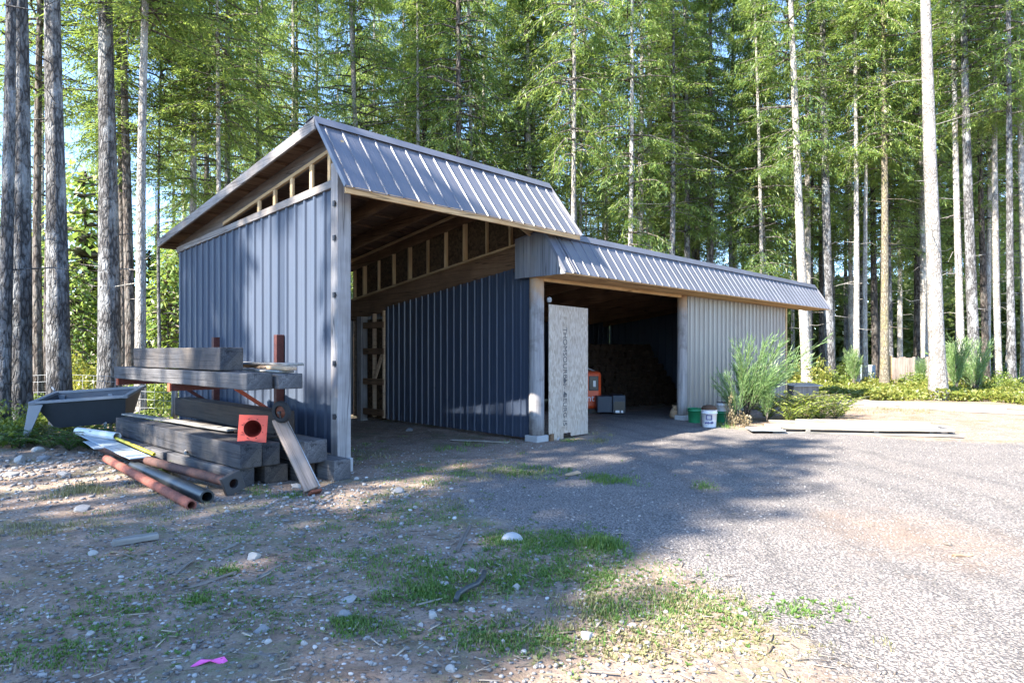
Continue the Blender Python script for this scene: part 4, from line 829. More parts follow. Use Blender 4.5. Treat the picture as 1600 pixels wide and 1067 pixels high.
# crate, fence and shed-side things behind
cr = empty('wooden_crate', (9.0, 20.4, 0), (0, 0, R(25))); tag(cr, 'weathered brown crate with open top behind the sunlit ferns', 'crate')
for (lo, hi) in (((-0.55, -0.4, 0), (0.55, -0.37, 0.56)), ((-0.55, 0.37, 0), (0.55, 0.4, 0.6)), ((-0.55, -0.37, 0), (-0.52, 0.37, 0.58)), ((0.52, -0.37, 0), (0.55, 0.37, 0.58))):
    MB().box(lo, hi).build('crate_side', M['fence_wood'], cr)
MB().box((-0.62, -0.45, 0.585), (0.62, 0.1, 0.61), M=Matrix.Rotation(R(6), 4, 'X')).build('crate_lid', M['galv'], cr)
bf = empty('board_fence', (19.6, 30.2, 0), (0, 0, R(-4))); tag(bf, 'brown vertical board fence standing back among the tree trunks', 'fence')
for k in range(28):
    x = -2.0 + k * 0.155; h_ = 1.35 + 0.03 * math.sin(k * 1.7) + (0.04 if k == 1 else 0)
    MB().box((x, -0.012 + 0.004 * (k % 2), 0.02), (x + 0.148, 0.012 + 0.004 * (k % 2), h_)).build('fence_board', M['fresh_a'] if k == 1 else M['fence_wood'], bf)
for z in (0.3, 1.05): MB().box((-2.0, 0.02, z), (2.35, 0.06, z + 0.09)).build('fence_rail', M['fence_wood'], bf)
bx = empty('grey_cabinet', (16.4, 30, 0)); tag(bx, 'small grey box standing left of the board fence between trunks', 'box')
MB().box((-0.4, -0.3, 0.0), (0.4, 0.3, 1.0)).build('cabinet_body', M['galv'], bx, bevel=0.03); MB().box((-0.36, -0.32, 0.1), (0.36, -0.302, 0.92)).build('cabinet_door', M['sheet_blue'], bx)

# ------------------------------------------------------------------ loose things on the ground
def stone(px, py, wpx, label, mat='stone_white', flat=0.6, seed=0):
    p = at(px, py); r = wpx / FPX * p.y / 2; rr = random.Random(seed * 13 + px)
    import bmesh
    bm = bmesh.new(); bmesh.ops.create_icosphere(bm, subdivisions=3, radius=1.0)
    cuts = [(Vector((rr.uniform(-1, 1), rr.uniform(-1, 1), rr.uniform(-0.3, 1))).normalized(), rr.uniform(0.48, 0.85)) for _ in range(10)]
    for v in bm.verts:
        for nrm, dd in cuts:
            q = v.co.dot(nrm)
            if q > dd: v.co -= nrm * (q - dd) * 0.97
        v.co = Vector((v.co.x * r, v.co.y * r * 0.85, v.co.z * r * flat))
    me = bpy.data.meshes.new('stone'); bm.to_mesh(me); bm.free(); me.materials.append(M[mat])
    o = bpy.data.objects.new('stone', me); col.objects.link(o); o.location = (p.x, p.y, gz(p.x, p.y) + r * flat * 0.35); o.rotation_euler = (0, 0, rr.uniform(0, 6)); tag(o, label, 'stone')
for a_ in ((395, 872, 28, 'smooth pale round stone alone on the dirt, left of the grass'), (737, 893, 20, 'pale stone lying left of the thick green grass patch'), (806, 918, 20, 'pale flat stone below the grass patch, nearest its middle'),
           (676, 963, 20, 'angular pale stone standing on the bare dirt between the short hose and the front edge', 'stone_white', 0.9), (737, 951, 14, 'small white stone just below the short black hose'), (685, 960 + 0, 1, None),
           (657, 977, 14, 'small white stone beside the angular standing one'), (475, 1013, 14, 'small white stone near the front edge right of the pink ribbon'), (705, 1047, 20, 'pale stone at the very front edge of the yard', 'stone_white', 0.7),
           (917, 992, 28, 'pale stone on the edge of the sunlit dirt'), (990, 975, 16, 'white stone on the sunny dirt by the pale weeds'), (143, 865, 20, 'flat pale stone on the sunlit streak at the left'), (130, 797, 36, 'broad flat grey rock near the rust red pipe', 'stone_grey', 0.35),
           (465, 762, 20, 'pale rock by the foot of the leaning wheeled post'), (447, 777, 12, 'small pale stone left of the leaning post foot'), (692, 914, 22, 'flat pale stone by the lower grass clump', 'stone_white', 0.4), (545, 940, 34, 'flat whitish stone slab on the shaded dirt', 'stone_white', 0.25),
           (540, 967, 24, 'grey angular stone beside the flat whitish slab', 'stone_grey', 0.8), (410, 990, 30, 'low grey stone on the dark soil', 'stone_grey', 0.45), (140, 995, 20, 'pale flat stone at the lower left on dirt'), (838, 875, 14, 'small stone in the thick green grass', 'stone_grey'),
           (60, 705, 24, 'pale rock under the left leg of the steel trough', 'stone_white'), (20, 745, 30, 'flat grey rock at the far left edge of the yard', 'stone_grey', 0.4), (868, 688, 18, 'pale stone at the foot of the log post'), (1132, 664, 8, 'small white stone before the green tub'), (640, 672, 16, 'grey stone on the bay floor by the divider', 'stone_grey'),
           (620, 768, 26, 'grey broken rock at the front of the bay floor', 'stone_grey', 0.5), (70, 718, 26, 'broad grey rock in the left stone heap', 'stone_grey', 0.35), (100, 742, 26, 'pale flat rock in the left stone heap', 'stone_white', 0.4), (30, 722, 22, 'pale rounded rock in the left stone heap', 'stone_white', 0.7)):
    if a_[3]: stone(*a_)
mb = MB(); pts = [at(712, 938, 0.02), at(716, 927, 0.045), at(730, 918, 0.05), at(745, 912, 0.05), at(755, 900, 0.04), at(757, 893, 0.03)]
tag(mb.tube(pts, 0.018, 10).build('hose_piece', M['hose']), 'short bent piece of black hose lying in the low grass', 'hose')
mb = MB(); c = at(328, 1040); prof = [(-0.09, -0.03, 0.01), (-0.05, 0.01, 0.03), (0.0, 0.03, 0.02), (0.06, 0.03, 0.035), (0.09, 0.015, 0.012), (0.07, -0.01, 0.014), (0.0, 0.0, 0.03), (-0.05, -0.03, 0.02)]
mb.add([Vector(p) + c for p in prof] + [Vector(p) + c - Vector((0, 0, 0.004)) for p in prof], [(0, 7, 6, 1), (1, 6, 2), (2, 6, 5, 3), (3, 5, 4), (9, 14, 15, 8), (10, 14, 9), (11, 13, 14, 10), (12, 13, 11)] + [(i, (i + 1) % 8, (i + 1) % 8 + 8, i + 8) for i in range(8)])
tag(mb.build('ribbon_scrap', M['pink']), 'scrap of bright pink ribbon on the bare dirt at the front', 'ribbon')
for i, (x0, y0, x1, y1, wd, mt, lab) in enumerate(((290, 920, 368, 893, 0.02, 'stick', 'long thin grey stick pointing at a green tuft on the dirt'), (272, 897, 300, 875, 0.025, 'stick', 'short grey splinter beside the long thin stick'), (345, 860, 372, 880 - 32, 0.02, 'board_grey', 'small pale chip on the dirt below the pipes'),
        (355, 1018, 428, 1026, 0.028, 'stick', 'dark flat stick right above the pink ribbon'), (180, 861, 210, 870, 0.012, 'stick', 'thin dark twig under the grey board offcut'), (205, 962, 250, 952, 0.01, 'stick', 'thin pale twig on the dirt at centre left'), (280, 962, 330, 945, 0.01, 'board_grey', 'slender pale twig running towards the pale stone'),
        (400, 905, 440, 880, 0.012, 'board_grey', 'slender grey stem right of the round pale stone'), (715, 860, 735, 820, 0.03, 'stick', 'curved piece of brown bark standing at the gravel edge'), (915, 1046, 962, 1049, 0.012, 'stick', 'thin dark twig on the sunny dirt at the front'), (885, 742, 905, 737, 0.05, 'board_tan', 'small brown wood chip on the shaded gravel'),
        (1490, 868, 1520, 866, 0.03, 'board_tan', 'curled brown bark strip on the tan clay stain'), (1475, 848, 1486, 850, 0.03, 'stick', 'small dark bark chip on the tan clay stain'), (650, 945, 690, 935, 0.012, 'board_pale', 'pale split twig in the grass left of the hose'))):
    beam('ground_stick', at(x0, y0, 0.012), at(x1, y1, 0.018), wd, wd * 0.5, M[mt], lab, 'stick', bevel=0, warp=wd * 0.18)
tag(MB().lathe([(0.001, 0), (0.075, 0.0), (0.08, 0.02), (0.07, 0.035), (0.001, 0.03)], 16, M=Matrix.Translation(at(800, 846, 0.0)) @ Matrix.Rotation(R(70), 4, 'X') @ Matrix.Scale(1.2, 4, (1, 0, 0))).build('tin_can', M['galv']), 'crushed silver can lying in the green grass', 'can')

# scatter: pebbles, litter, grass
def scatter_stones(n, seed, region, smin, smax, name, mat, power=2.2, flat=(0.35, 0.8)):
    g = np.random.default_rng(seed); P = region(g, n); n = len(P)
    ph = (1 + 5 ** .5) / 2
    ico = np.array([(-1, ph, 0), (1, ph, 0), (-1, -ph, 0), (1, -ph, 0), (0, -1, ph), (0, 1, ph), (0, -1, -ph), (0, 1, -ph), (ph, 0, -1), (ph, 0, 1), (-ph, 0, -1), (-ph, 0, 1)]) / math.sqrt(1 + ph * ph)
    F = np.array([(0, 11, 5), (0, 5, 1), (0, 1, 7), (0, 7, 10), (0, 10, 11), (1, 5, 9), (5, 11, 4), (11, 10, 2), (10, 7, 6), (7, 1, 8), (3, 9, 4), (3, 4, 2), (3, 2, 6), (3, 6, 8), (3, 8, 9), (4, 9, 5), (2, 4, 11), (6, 2, 10), (8, 6, 7), (9, 8, 1)])
    s = smin + (smax - smin) * g.random(n) ** power * (0.6 + 0.4 * g.random(n)); V = ico[None] * (1 + g.uniform(-.28, .28, (n, 12, 1)))
    V = V * s[:, None, None] * np.stack([np.ones(n), g.uniform(.55, 1, n), g.uniform(*flat, n)], -1)[:, None, :]
    a = g.random(n) * 6.283; c, sn = np.cos(a)[:, None], np.sin(a)[:, None]
    X = V[..., 0] * c - V[..., 1] * sn + P[:, :1]; Y = V[..., 0] * sn + V[..., 1] * c + P[:, 1:2]; Z = V[..., 2] + gzn(P[:, 0], P[:, 1])[:, None] + 0.004 + s[:, None] * 0.15
    VV = np.stack([X, Y, Z], -1).reshape(-1, 3); FF = (F[None] + (np.arange(n) * 12)[:, None, None]).reshape(-1, 3)
    return tag(link(name, np_mesh(name, VV, FF, [mat])), kind='stuff')
def trap(y0, y1, x_l=-0.86, x_r=0.86, bias=1.0):
    def f(g, n):
        u = g.random(n); Y = np.where(True, y0 * (y1 / y0) ** (u ** bias), 0); X = g.uniform(x_l, x_r, n) * Y; return np.stack([X, Y], -1)
    return f
def outside_drive(f, d=0.0):
    def h(g, n):
        P = f(g, n); return P[sdist(P[:, 0], P[:, 1]) < d]
    return h
def inside_drive(f, d=0.1):
    def h(g, n):
        P = f(g, n); return P[sdist(P[:, 0], P[:, 1]) > d]
    return h
scatter_stones(9000, 1, outside_drive(trap(2.6, 11)), 0.005, 0.026, 'loose_stones', M['pebble'], 2.6)
scatter_stones(24000, 2, inside_drive(trap(2.6, 12)), 0.005, 0.017, 'gravel_stones', M['pebble_gravel'], 2.2)
scatter_stones(1300, 3, lambda g, n: np.stack([g.normal(-6.2, 1.2, n), g.normal(8.6, 0.9, n)], -1), 0.010, 0.055, 'stone_heap', M['pebble_dark'], 2.4, (0.2, 0.5))
scatter_stones(380, 4, lambda g, n: np.stack([g.normal(-2.0, 0.6, n), g.normal(7.0, 0.45, n)], -1), 0.010, 0.042, 'rubble', M['pebble_dark'], 2.0)
def scatter_litter(n, seed, region, name, mat, lmin, lmax):
    g = np.random.default_rng(seed); P = region(g, n); n = len(P); L = lmin + (lmax - lmin) * g.random(n) ** 2.5; wd = L * g.uniform(.03, .10, n) + .0015
    a = g.random(n) * 6.283; d = np.stack([np.cos(a), np.sin(a), g.uniform(-.06, .12, n)], -1); s = np.stack([-np.sin(a), np.cos(a), g.uniform(-.3, .3, n)], -1)
    C = np.stack([P[:, 0], P[:, 1], gzn(P[:, 0], P[:, 1]) + 0.012], -1)
    V = np.stack([C - d * L[:, None] / 2 - s * wd[:, None] / 2, C + d * L[:, None] / 2 - s * wd[:, None] / 3, C + d * L[:, None] / 2 + s * wd[:, None] / 3, C - d * L[:, None] / 2 + s * wd[:, None] / 2], 1)
    up = np.array([0, 0, 1.0]) * (wd * 0.35)[:, None, None]
    V = np.concatenate([V, V + up], 1).reshape(-1, 3); f = np.array([(0, 3, 2, 1), (4, 5, 6, 7), (0, 1, 5, 4), (1, 2, 6, 5), (2, 3, 7, 6), (3, 0, 4, 7)])
    return tag(link(name, np_mesh(name, V, (f[None] + (np.arange(n) * 8)[:, None, None]).reshape(-1, 4), [mat])), kind='stuff')
scatter_litter(5000, 5, outside_drive(trap(2.6, 10), 0.3), 'twig_litter', M['litter'], 0.015, 0.11)
scatter_litter(500, 6, inside_drive(trap(2.6, 11)), 'bark_chips', M['litter'], 0.015, 0.07)

def blades(P, hgt, g, lean=0.6, wd=0.006):
    n = len(P); a = g.random(n) * 6.283; h = hgt * g.uniform(.45, 1.1, n); l = h * g.uniform(.1, lean, n); w_ = wd * g.uniform(.6, 1.4, n)
    b = np.stack([P[:, 0], P[:, 1], gzn(P[:, 0], P[:, 1])], -1); d = np.stack([np.cos(a), np.sin(a), 0 * a], -1); s = np.stack([-np.sin(a), np.cos(a), 0 * a], -1)
    up = np.array([0, 0, 1.0])
    m = b + d * (l * .35)[:, None] + up * (h * .6)[:, None]; t = b + d * l[:, None] + up * h[:, None]
    V = np.stack([b - s * w_[:, None], b + s * w_[:, None], m + s * w_[:, None] * .8, m - s * w_[:, None] * .8, t], 1)
    return V
def grass(name, patches, mat, seed, wd=0.0034, lean=0.8):
    g = np.random.default_rng(seed); VV = []
    for (px, py, rx, ry, n, h) in patches:
        n = int(n * 1.15); h = h * 0.62; c = at(px, py); cx = c.x; rX = rx / FPX * c.y; y0 = at(px, py + ry).y; y1 = at(px, max(py - ry, 600)).y
        ncl = max(4, n // 26); u = g.normal(0, .45, (ncl, 2)); cl = np.stack([cx + u[:, 0] * rX, np.where(u[:, 1] < 0, c.y + u[:, 1] * (c.y - y0), c.y + u[:, 1] * (y1 - c.y))], -1)
        k = g.integers(0, ncl, n); P = cl[k] + g.normal(0, .028 + 0.02 * c.y / 5, (n, 2)); VV.append(blades(P, h * (0.55 + 0.65 * g.random(ncl))[k], g, lean, wd))
    V = np.concatenate(VV); n = len(V); i = np.arange(n)[:, None] * 5
    V = V.reshape(-1, 3); F = np.concatenate([i + np.array([[0, 1, 2, 3]]), i + np.array([[3, 2, 4, 4]])], 0)
    me = bpy.data.meshes.new(name); fs = [tuple(f) for f in (i + np.array([[0, 1, 2, 3]])).tolist()] + [tuple(f) for f in (i + np.array([[3, 2, 4]])).tolist()]
    me.from_pydata(V.tolist(), [], fs); me.materials.append(mat); return tag(link(name, me), kind='stuff')
grass('grass', [(860, 850, 110, 24, 2600, .06), (945, 856, 24, 10, 1100, .12), (800, 845, 50, 14, 700, .06), (960, 750, 45, 9, 900, .09), (1098, 760, 18, 5, 260, .07), (830, 735, 70, 14, 900, .10), (700, 745, 110, 22, 900, .07), (660, 800, 140, 40, 1200, .05), (580, 870, 130, 40, 900, .045),
    (740, 900, 160, 40, 2200, .06), (900, 890, 110, 30, 1700, .055), (660, 930, 70, 22, 1100, .06), (560, 985, 70, 22, 700, .05), (760, 990, 120, 30, 700, .05), (975, 955, 90, 30, 900, .06), (1080, 930, 70, 30, 700, .06), (1250, 950, 60, 14, 400, .05), (350, 893, 16, 5, 200, .05), (305, 940, 14, 6, 200, .05), (540, 975, 24, 8, 300, .05),
    (330, 830, 200, 50, 700, .035), (200, 950, 200, 60, 900, .035), (100, 1030, 120, 30, 700, .04), (420, 960, 150, 50, 800, .035), (850, 1000, 120, 40, 600, .05), (450, 775, 18, 6, 160, .08), (400, 770, 30, 8, 160, .08), (1125, 665, 20, 5, 200, .18), (730, 700, 60, 10, 260, .12), (560, 700, 90, 30, 300, .06), (890, 655 + 35, 20, 6, 200, .08)], M['grass'], 11)
grass('dry_grass', [(1100, 960, 170, 40, 700, .05), (1000, 1000, 170, 40, 550, .045), (1180, 1010, 160, 45, 500, .045), (140, 768, 60, 12, 900, .11), (70, 830, 120, 16, 700, .07), (240, 800, 80, 14, 500, .06), (930, 690, 26, 8, 260, .14), (1148, 655, 22, 8, 400, .4), (800, 740, 60, 14, 400, .12), (650, 790, 120, 40, 600, .06), (1010, 930, 110, 30, 900, .06),
    (560, 720, 60, 14, 200, .1), (330, 735, 60, 20, 300, .16), (880, 960, 130, 40, 800, .05), (1400, 640, 120, 8, 900, .12), (1300, 640, 90, 8, 700, .12)], M['grass_dry'], 12)

# ------------------------------------------------------------------ vegetation builders
def quads_mesh(name, C, D, N, L, Wd, mats, extra=None):
    """diamond sprays: centre C, direction D, side N"""
    V = np.stack([C - D * L[:, None] * .5, C + N * Wd[:, None] * .5 - D * L[:, None] * .05, C + D * L[:, None] * .5, C - N * Wd[:, None] * .5 - D * L[:, None] * .05], 1).reshape(-1, 3)
    F = np.arange(len(C) * 4).reshape(-1, 4); mi = np.zeros(len(F), np.int32)
    if extra is not None:
        V2, F2 = extra; F2 = F2 + len(V); V = np.concatenate([V, V2]); F = np.concatenate([F, F2]); mi = np.concatenate([mi, np.ones(len(F2), np.int32)])
    return np_mesh(name, V, F, mats, mi)
def nrmz(a): return a / np.maximum(np.linalg.norm(a, axis=-1, keepdims=True), 1e-9)
def crown_mesh(name, seed, z0, H, rad, nbr, mats, spray=0.22, swd=0.036, per=18, k3=6, shape='fir', gap=0.25, droop=0.5):
    """conifer crown: limbs in loose whorls, drooping side twigs hung with flat needle sprays"""
    g = np.random.default_rng(seed); t = np.sort(g.random(nbr) ** 0.9); zb = z0 + H * t
    if shape == 'blunt': prof = np.sqrt(np.clip(1 - t ** 2.4, 0, 1)) * (0.65 + 0.35 * np.minimum(1, t * 4))
    else: prof = (1 - t ** 1.25) ** 0.8 * (0.55 + 0.45 * np.minimum(1, t * 5)) + 0.06
    Lb = rad * prof * g.uniform(.55, 1.2, nbr); az = np.cumsum(g.uniform(1.4, 3.2, nbr)) + g.normal(0, .3, nbr)
    keep = g.random(nbr) > gap * 0.5; zb, Lb, az, t = zb[keep], Lb[keep], az[keep], t[keep]; nbr = len(zb)
    rise = np.where(t > .75, .35, .12) + g.uniform(-.1, .15, nbr); dr = droop * g.uniform(.6, 1.3, nbr) * (1 - .6 * t)
    rd = np.stack([np.cos(az), np.sin(az), 0 * az], -1); tg = np.stack([-np.sin(az), np.cos(az), 0 * az], -1)
    def pos(s, i): return rd[i] * (Lb[i] * s)[:, None] + np.array([0, 0, 1.0]) * (zb[i] + Lb[i] * (rise[i] * s - dr[i] * s * s))[:, None] + tg[i] * (Lb[i] * .06 * np.sin(s * 5 + i))[:, None]
    # limb wood: flat triangular sticks
    ns = 4; VV = []; FF = []
    ii = np.arange(nbr)
    ring = []
    for k in range(ns):
        s = np.full(nbr, k / (ns - 1.0)); p = pos(s, ii); r = (0.012 + 0.012 * Lb) * (1 - .85 * s)
        ring.append(np.stack([p + tg * r[:, None], p + np.array([0, 0, 1.0]) * r[:, None] * 1.1, p - tg * r[:, None], p - np.array([0, 0, 1.0]) * r[:, None] * 1.1], 1))
    RV = np.stack(ring, 1).reshape(-1, 3)          # branch, ring, 4
    base = (np.arange(nbr) * ns * 4)[:, None, None, None] + (np.arange(ns - 1) * 4)[None, :, None, None]
    q = np.array([[k, (k + 1) % 4, (k + 1) % 4 + 4, k + 4] for k in range(4)])[None, None]
    RF = (base + q).reshape(-1, 4)
    # side twigs
    m = per * 2; i = np.repeat(ii, m); s = np.tile(np.repeat(np.linspace(.16, 1.0, per), 2), nbr) + g.uniform(-.03, .03, nbr * m); s = np.clip(s, .1, 1.0)
    sd = np.tile(np.array([1.0, -1.0]), nbr * per); b = pos(s, i); tl = (0.42 * Lb[i] * (1 - .72 * s) + .10) * g.uniform(.5, 1.2, len(s))
    ang = g.uniform(.65, 1.15, len(s)); d = nrmz(rd[i] * np.cos(ang)[:, None] + tg[i] * (sd * np.sin(ang))[:, None] + np.array([0, 0, 1.0]) * g.uniform(-.65, .05, len(s))[:, None])
    ok = g.random(len(s)) > gap; b, d, tl, i = b[ok], d[ok], tl[ok], i[ok]
    K = k3; bb = np.repeat(b, K, 0); dd = np.repeat(d, K, 0); tt = np.repeat(tl, K); u = np.tile((np.arange(K) + .5) / K, len(b)) + g.uniform(-.12, .12, len(bb))
    C = bb + dd * (tt * u)[:, None] + np.array([0, 0, -1.0]) * (tt * u * u * .42 + .16 * g.random(len(bb)) ** 2)[:, None] + g.normal(0, .045, (len(bb), 3))
    D = nrmz(dd + g.normal(0, .38, dd.shape) + np.array([0, 0, -.42])); rv = nrmz(np.cross(D, np.array([0, 0, 1.0]) + g.normal(0, .45, D.shape)))
    Ls = spray * g.uniform(.65, 1.35, len(C)) * (0.8 + .25 * tt); Ws = swd * g.uniform(.6, 1.3, len(C))
    return quads_mesh(name, C, D, rv, Ls, Ws, mats, (RV, RF))
def trunk_mb(H, r0, seed, n=12, dead=8, d0=2.0, d1=9.0, bend=0.05, flare=1.25):
    rr = random.Random(seed); mb = MB(); nz = 16; pts = []; rad = []
    p1, p2 = rr.uniform(0, 6), rr.uniform(0, 6)
    for k in range(nz + 1):
        z = H * (k / nz) ** 1.15 - (0.1 if k == 0 else 0); u = z / H
        pts.append((bend * math.sin(u * 5 + p1) - bend * math.sin(p1), bend * math.sin(u * 4 + p2) - bend * math.sin(p2), z)); rad.append(r0 * (1 - .86 * max(0, u) ** 0.9) * (1 + (flare - 1) * math.exp(-max(0, z) / 0.35)))
    mb.tube(pts, rad, n, jit=0.05, cap=False)
    for k in range(dead):
        z = rr.uniform(d0, d1); a = rr.uniform(0, 6.28); L = rr.uniform(.3, 1.5); rz = r0 * (1 - .86 * (z / H)); c, s_ = math.cos(a), math.sin(a)
        mb.tube([(c * rz * .6, s_ * rz * .6, z), (c * (rz + L * .5), s_ * (rz + L * .5), z + L * rr.uniform(-.15, .15)), (c * (rz + L), s_ * (rz + L), z + L * rr.uniform(-.35, .2))], [0.016, 0.011, 0.004], 4, cap=False)
    return mb
FM = [M['fir'], M['limb']]; FM2 = [M['fir_far'], M['limb']]
CROWNS = [crown_mesh('fir_crown', 31, 0, 17, 2.7, 150, FM, gap=.25), crown_mesh('fir_crown', 32, 0, 15, 2.9, 130, FM, gap=.30, droop=.65), crown_mesh('fir_crown', 33, 0, 19, 2.5, 170, FM, gap=.22, droop=.4),
          crown_mesh('fir_crown', 34, 0, 16, 3.2, 130, FM, gap=.35, droop=.55), crown_mesh('fir_crown', 35, 0, 21, 2.9, 180, FM, gap=.28, droop=.6)]
CH = [17, 15, 19, 16, 21]
SHADE = [crown_mesh('fir_crown', 41, 0, 14, 2.3, 120, FM, per=12, k3=3, gap=.30, shape='blunt', spray=.32, swd=.12), crown_mesh('fir_crown', 42, 0, 14, 2.5, 130, FM, per=12, k3=3, gap=.36, shape='blunt', spray=.32, swd=.12),
         crown_mesh('fir_crown', 43, 0, 14, 2.5, 80, FM, per=12, k3=3, gap=.60, shape='blunt', spray=.30, swd=.10)]
SAP = [crown_mesh('fir_crown', 51, 0, 1.0, .30, 90, FM, spray=.055, swd=.02, per=9, k3=2, gap=.15), crown_mesh('fir_crown', 52, 0, 1.0, .34, 80, FM, spray=.06, swd=.022, per=9, k3=2, gap=.2)]
BARKS = {'': M['bark'], 'pale': M['bark_pale'], 'dark': M['bark_dark'], 'moss': M['bark_moss']}
def fir(x, y, dia, H, cz, label, lean=(0, 0), bk='', crown=None, group=None, seed=0, dead=8, cs=1.0, bend=0.05, name='fir_tree', cw=1.0):
    rr = random.Random(seed * 7 + 3); t = empty(name, (x, y, 0), (-lean[1], lean[0], 0)); tag(t, label, 'tree', group)
    trunk_mb(H, dia / 2, seed, 14 if dia > .35 else 10, dead, 2.5, max(4, cz + 3), bend).build('trunk', BARKS[bk], t)
    k = rr.randrange(len(CROWNS)) if crown is None else crown; o = link('crown', CROWNS[k], t); o.location = (0, 0, cz); o.rotation_euler = (0, 0, rr.uniform(0, 6.28)); s = (H - cz + .3) / CH[k]; o.scale = (cs * cw, cs * cw, s)
    return t

# ------------------------------------------------------------------ the trees one can tell apart
def lean_of(pb, pt, Y): return ((pt - pb) / FPX * Y) / (EYE + HOR / FPX * Y)
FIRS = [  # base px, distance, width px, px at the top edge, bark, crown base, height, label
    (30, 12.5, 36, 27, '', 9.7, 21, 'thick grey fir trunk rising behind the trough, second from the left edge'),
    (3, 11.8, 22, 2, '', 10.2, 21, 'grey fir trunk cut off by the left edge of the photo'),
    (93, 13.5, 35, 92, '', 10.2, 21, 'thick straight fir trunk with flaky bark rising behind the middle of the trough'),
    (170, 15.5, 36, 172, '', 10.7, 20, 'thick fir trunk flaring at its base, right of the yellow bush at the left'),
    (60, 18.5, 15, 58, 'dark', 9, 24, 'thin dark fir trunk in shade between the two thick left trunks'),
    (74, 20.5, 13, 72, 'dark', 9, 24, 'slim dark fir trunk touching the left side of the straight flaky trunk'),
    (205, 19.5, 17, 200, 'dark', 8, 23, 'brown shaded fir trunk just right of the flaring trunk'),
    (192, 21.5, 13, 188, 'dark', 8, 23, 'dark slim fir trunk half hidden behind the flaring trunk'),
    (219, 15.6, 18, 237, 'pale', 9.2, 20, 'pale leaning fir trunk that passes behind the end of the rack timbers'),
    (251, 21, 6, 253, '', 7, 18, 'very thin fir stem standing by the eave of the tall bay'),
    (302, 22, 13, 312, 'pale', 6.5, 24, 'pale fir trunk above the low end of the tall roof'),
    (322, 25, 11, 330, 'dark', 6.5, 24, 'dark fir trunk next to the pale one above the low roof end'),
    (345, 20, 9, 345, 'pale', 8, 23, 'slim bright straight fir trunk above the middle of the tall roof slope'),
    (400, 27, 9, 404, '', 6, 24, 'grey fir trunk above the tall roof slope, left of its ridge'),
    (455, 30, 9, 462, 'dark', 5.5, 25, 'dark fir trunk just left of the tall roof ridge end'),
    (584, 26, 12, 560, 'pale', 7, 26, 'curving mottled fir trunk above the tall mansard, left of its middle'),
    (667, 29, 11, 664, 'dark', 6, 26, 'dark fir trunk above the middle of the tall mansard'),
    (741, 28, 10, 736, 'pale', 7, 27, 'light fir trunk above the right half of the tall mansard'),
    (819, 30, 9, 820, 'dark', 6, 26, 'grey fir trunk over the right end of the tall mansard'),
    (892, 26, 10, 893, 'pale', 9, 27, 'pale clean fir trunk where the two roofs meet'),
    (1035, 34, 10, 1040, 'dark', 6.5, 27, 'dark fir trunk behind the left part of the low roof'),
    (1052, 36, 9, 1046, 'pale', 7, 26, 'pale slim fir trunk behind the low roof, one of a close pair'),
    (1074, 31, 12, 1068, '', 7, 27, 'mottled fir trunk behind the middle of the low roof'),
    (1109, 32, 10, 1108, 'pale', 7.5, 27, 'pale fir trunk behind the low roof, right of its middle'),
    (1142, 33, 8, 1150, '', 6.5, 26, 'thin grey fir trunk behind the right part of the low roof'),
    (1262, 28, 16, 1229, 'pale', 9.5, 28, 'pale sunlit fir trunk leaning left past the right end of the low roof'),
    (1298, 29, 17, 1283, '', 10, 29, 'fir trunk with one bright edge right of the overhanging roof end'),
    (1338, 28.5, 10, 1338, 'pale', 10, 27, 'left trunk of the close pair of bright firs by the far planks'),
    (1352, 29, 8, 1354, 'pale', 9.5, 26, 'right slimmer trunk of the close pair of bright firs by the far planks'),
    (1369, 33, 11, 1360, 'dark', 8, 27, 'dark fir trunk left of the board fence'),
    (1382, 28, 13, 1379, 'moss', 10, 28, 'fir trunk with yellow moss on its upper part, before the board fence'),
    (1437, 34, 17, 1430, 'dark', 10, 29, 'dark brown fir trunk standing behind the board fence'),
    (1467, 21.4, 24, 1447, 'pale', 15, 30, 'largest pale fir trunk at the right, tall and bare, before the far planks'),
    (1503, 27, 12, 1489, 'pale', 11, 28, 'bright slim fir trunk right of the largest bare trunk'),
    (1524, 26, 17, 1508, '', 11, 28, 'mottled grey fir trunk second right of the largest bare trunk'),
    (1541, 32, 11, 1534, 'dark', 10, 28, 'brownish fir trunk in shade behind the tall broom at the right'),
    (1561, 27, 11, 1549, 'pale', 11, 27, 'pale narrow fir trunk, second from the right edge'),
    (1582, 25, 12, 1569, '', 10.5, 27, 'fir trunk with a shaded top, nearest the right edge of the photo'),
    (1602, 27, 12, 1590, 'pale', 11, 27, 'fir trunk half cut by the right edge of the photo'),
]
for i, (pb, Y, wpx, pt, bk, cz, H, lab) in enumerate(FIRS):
    fir((pb - 800) / FPX * Y, Y, wpx / FPX * Y, H, cz, lab, (lean_of(pb, pt, Y), 0), bk, seed=i + 1, dead=6 + i % 6, cs=0.95 if pb > 250 else 1.05, bend=0.16 if i == 15 else 0.07)

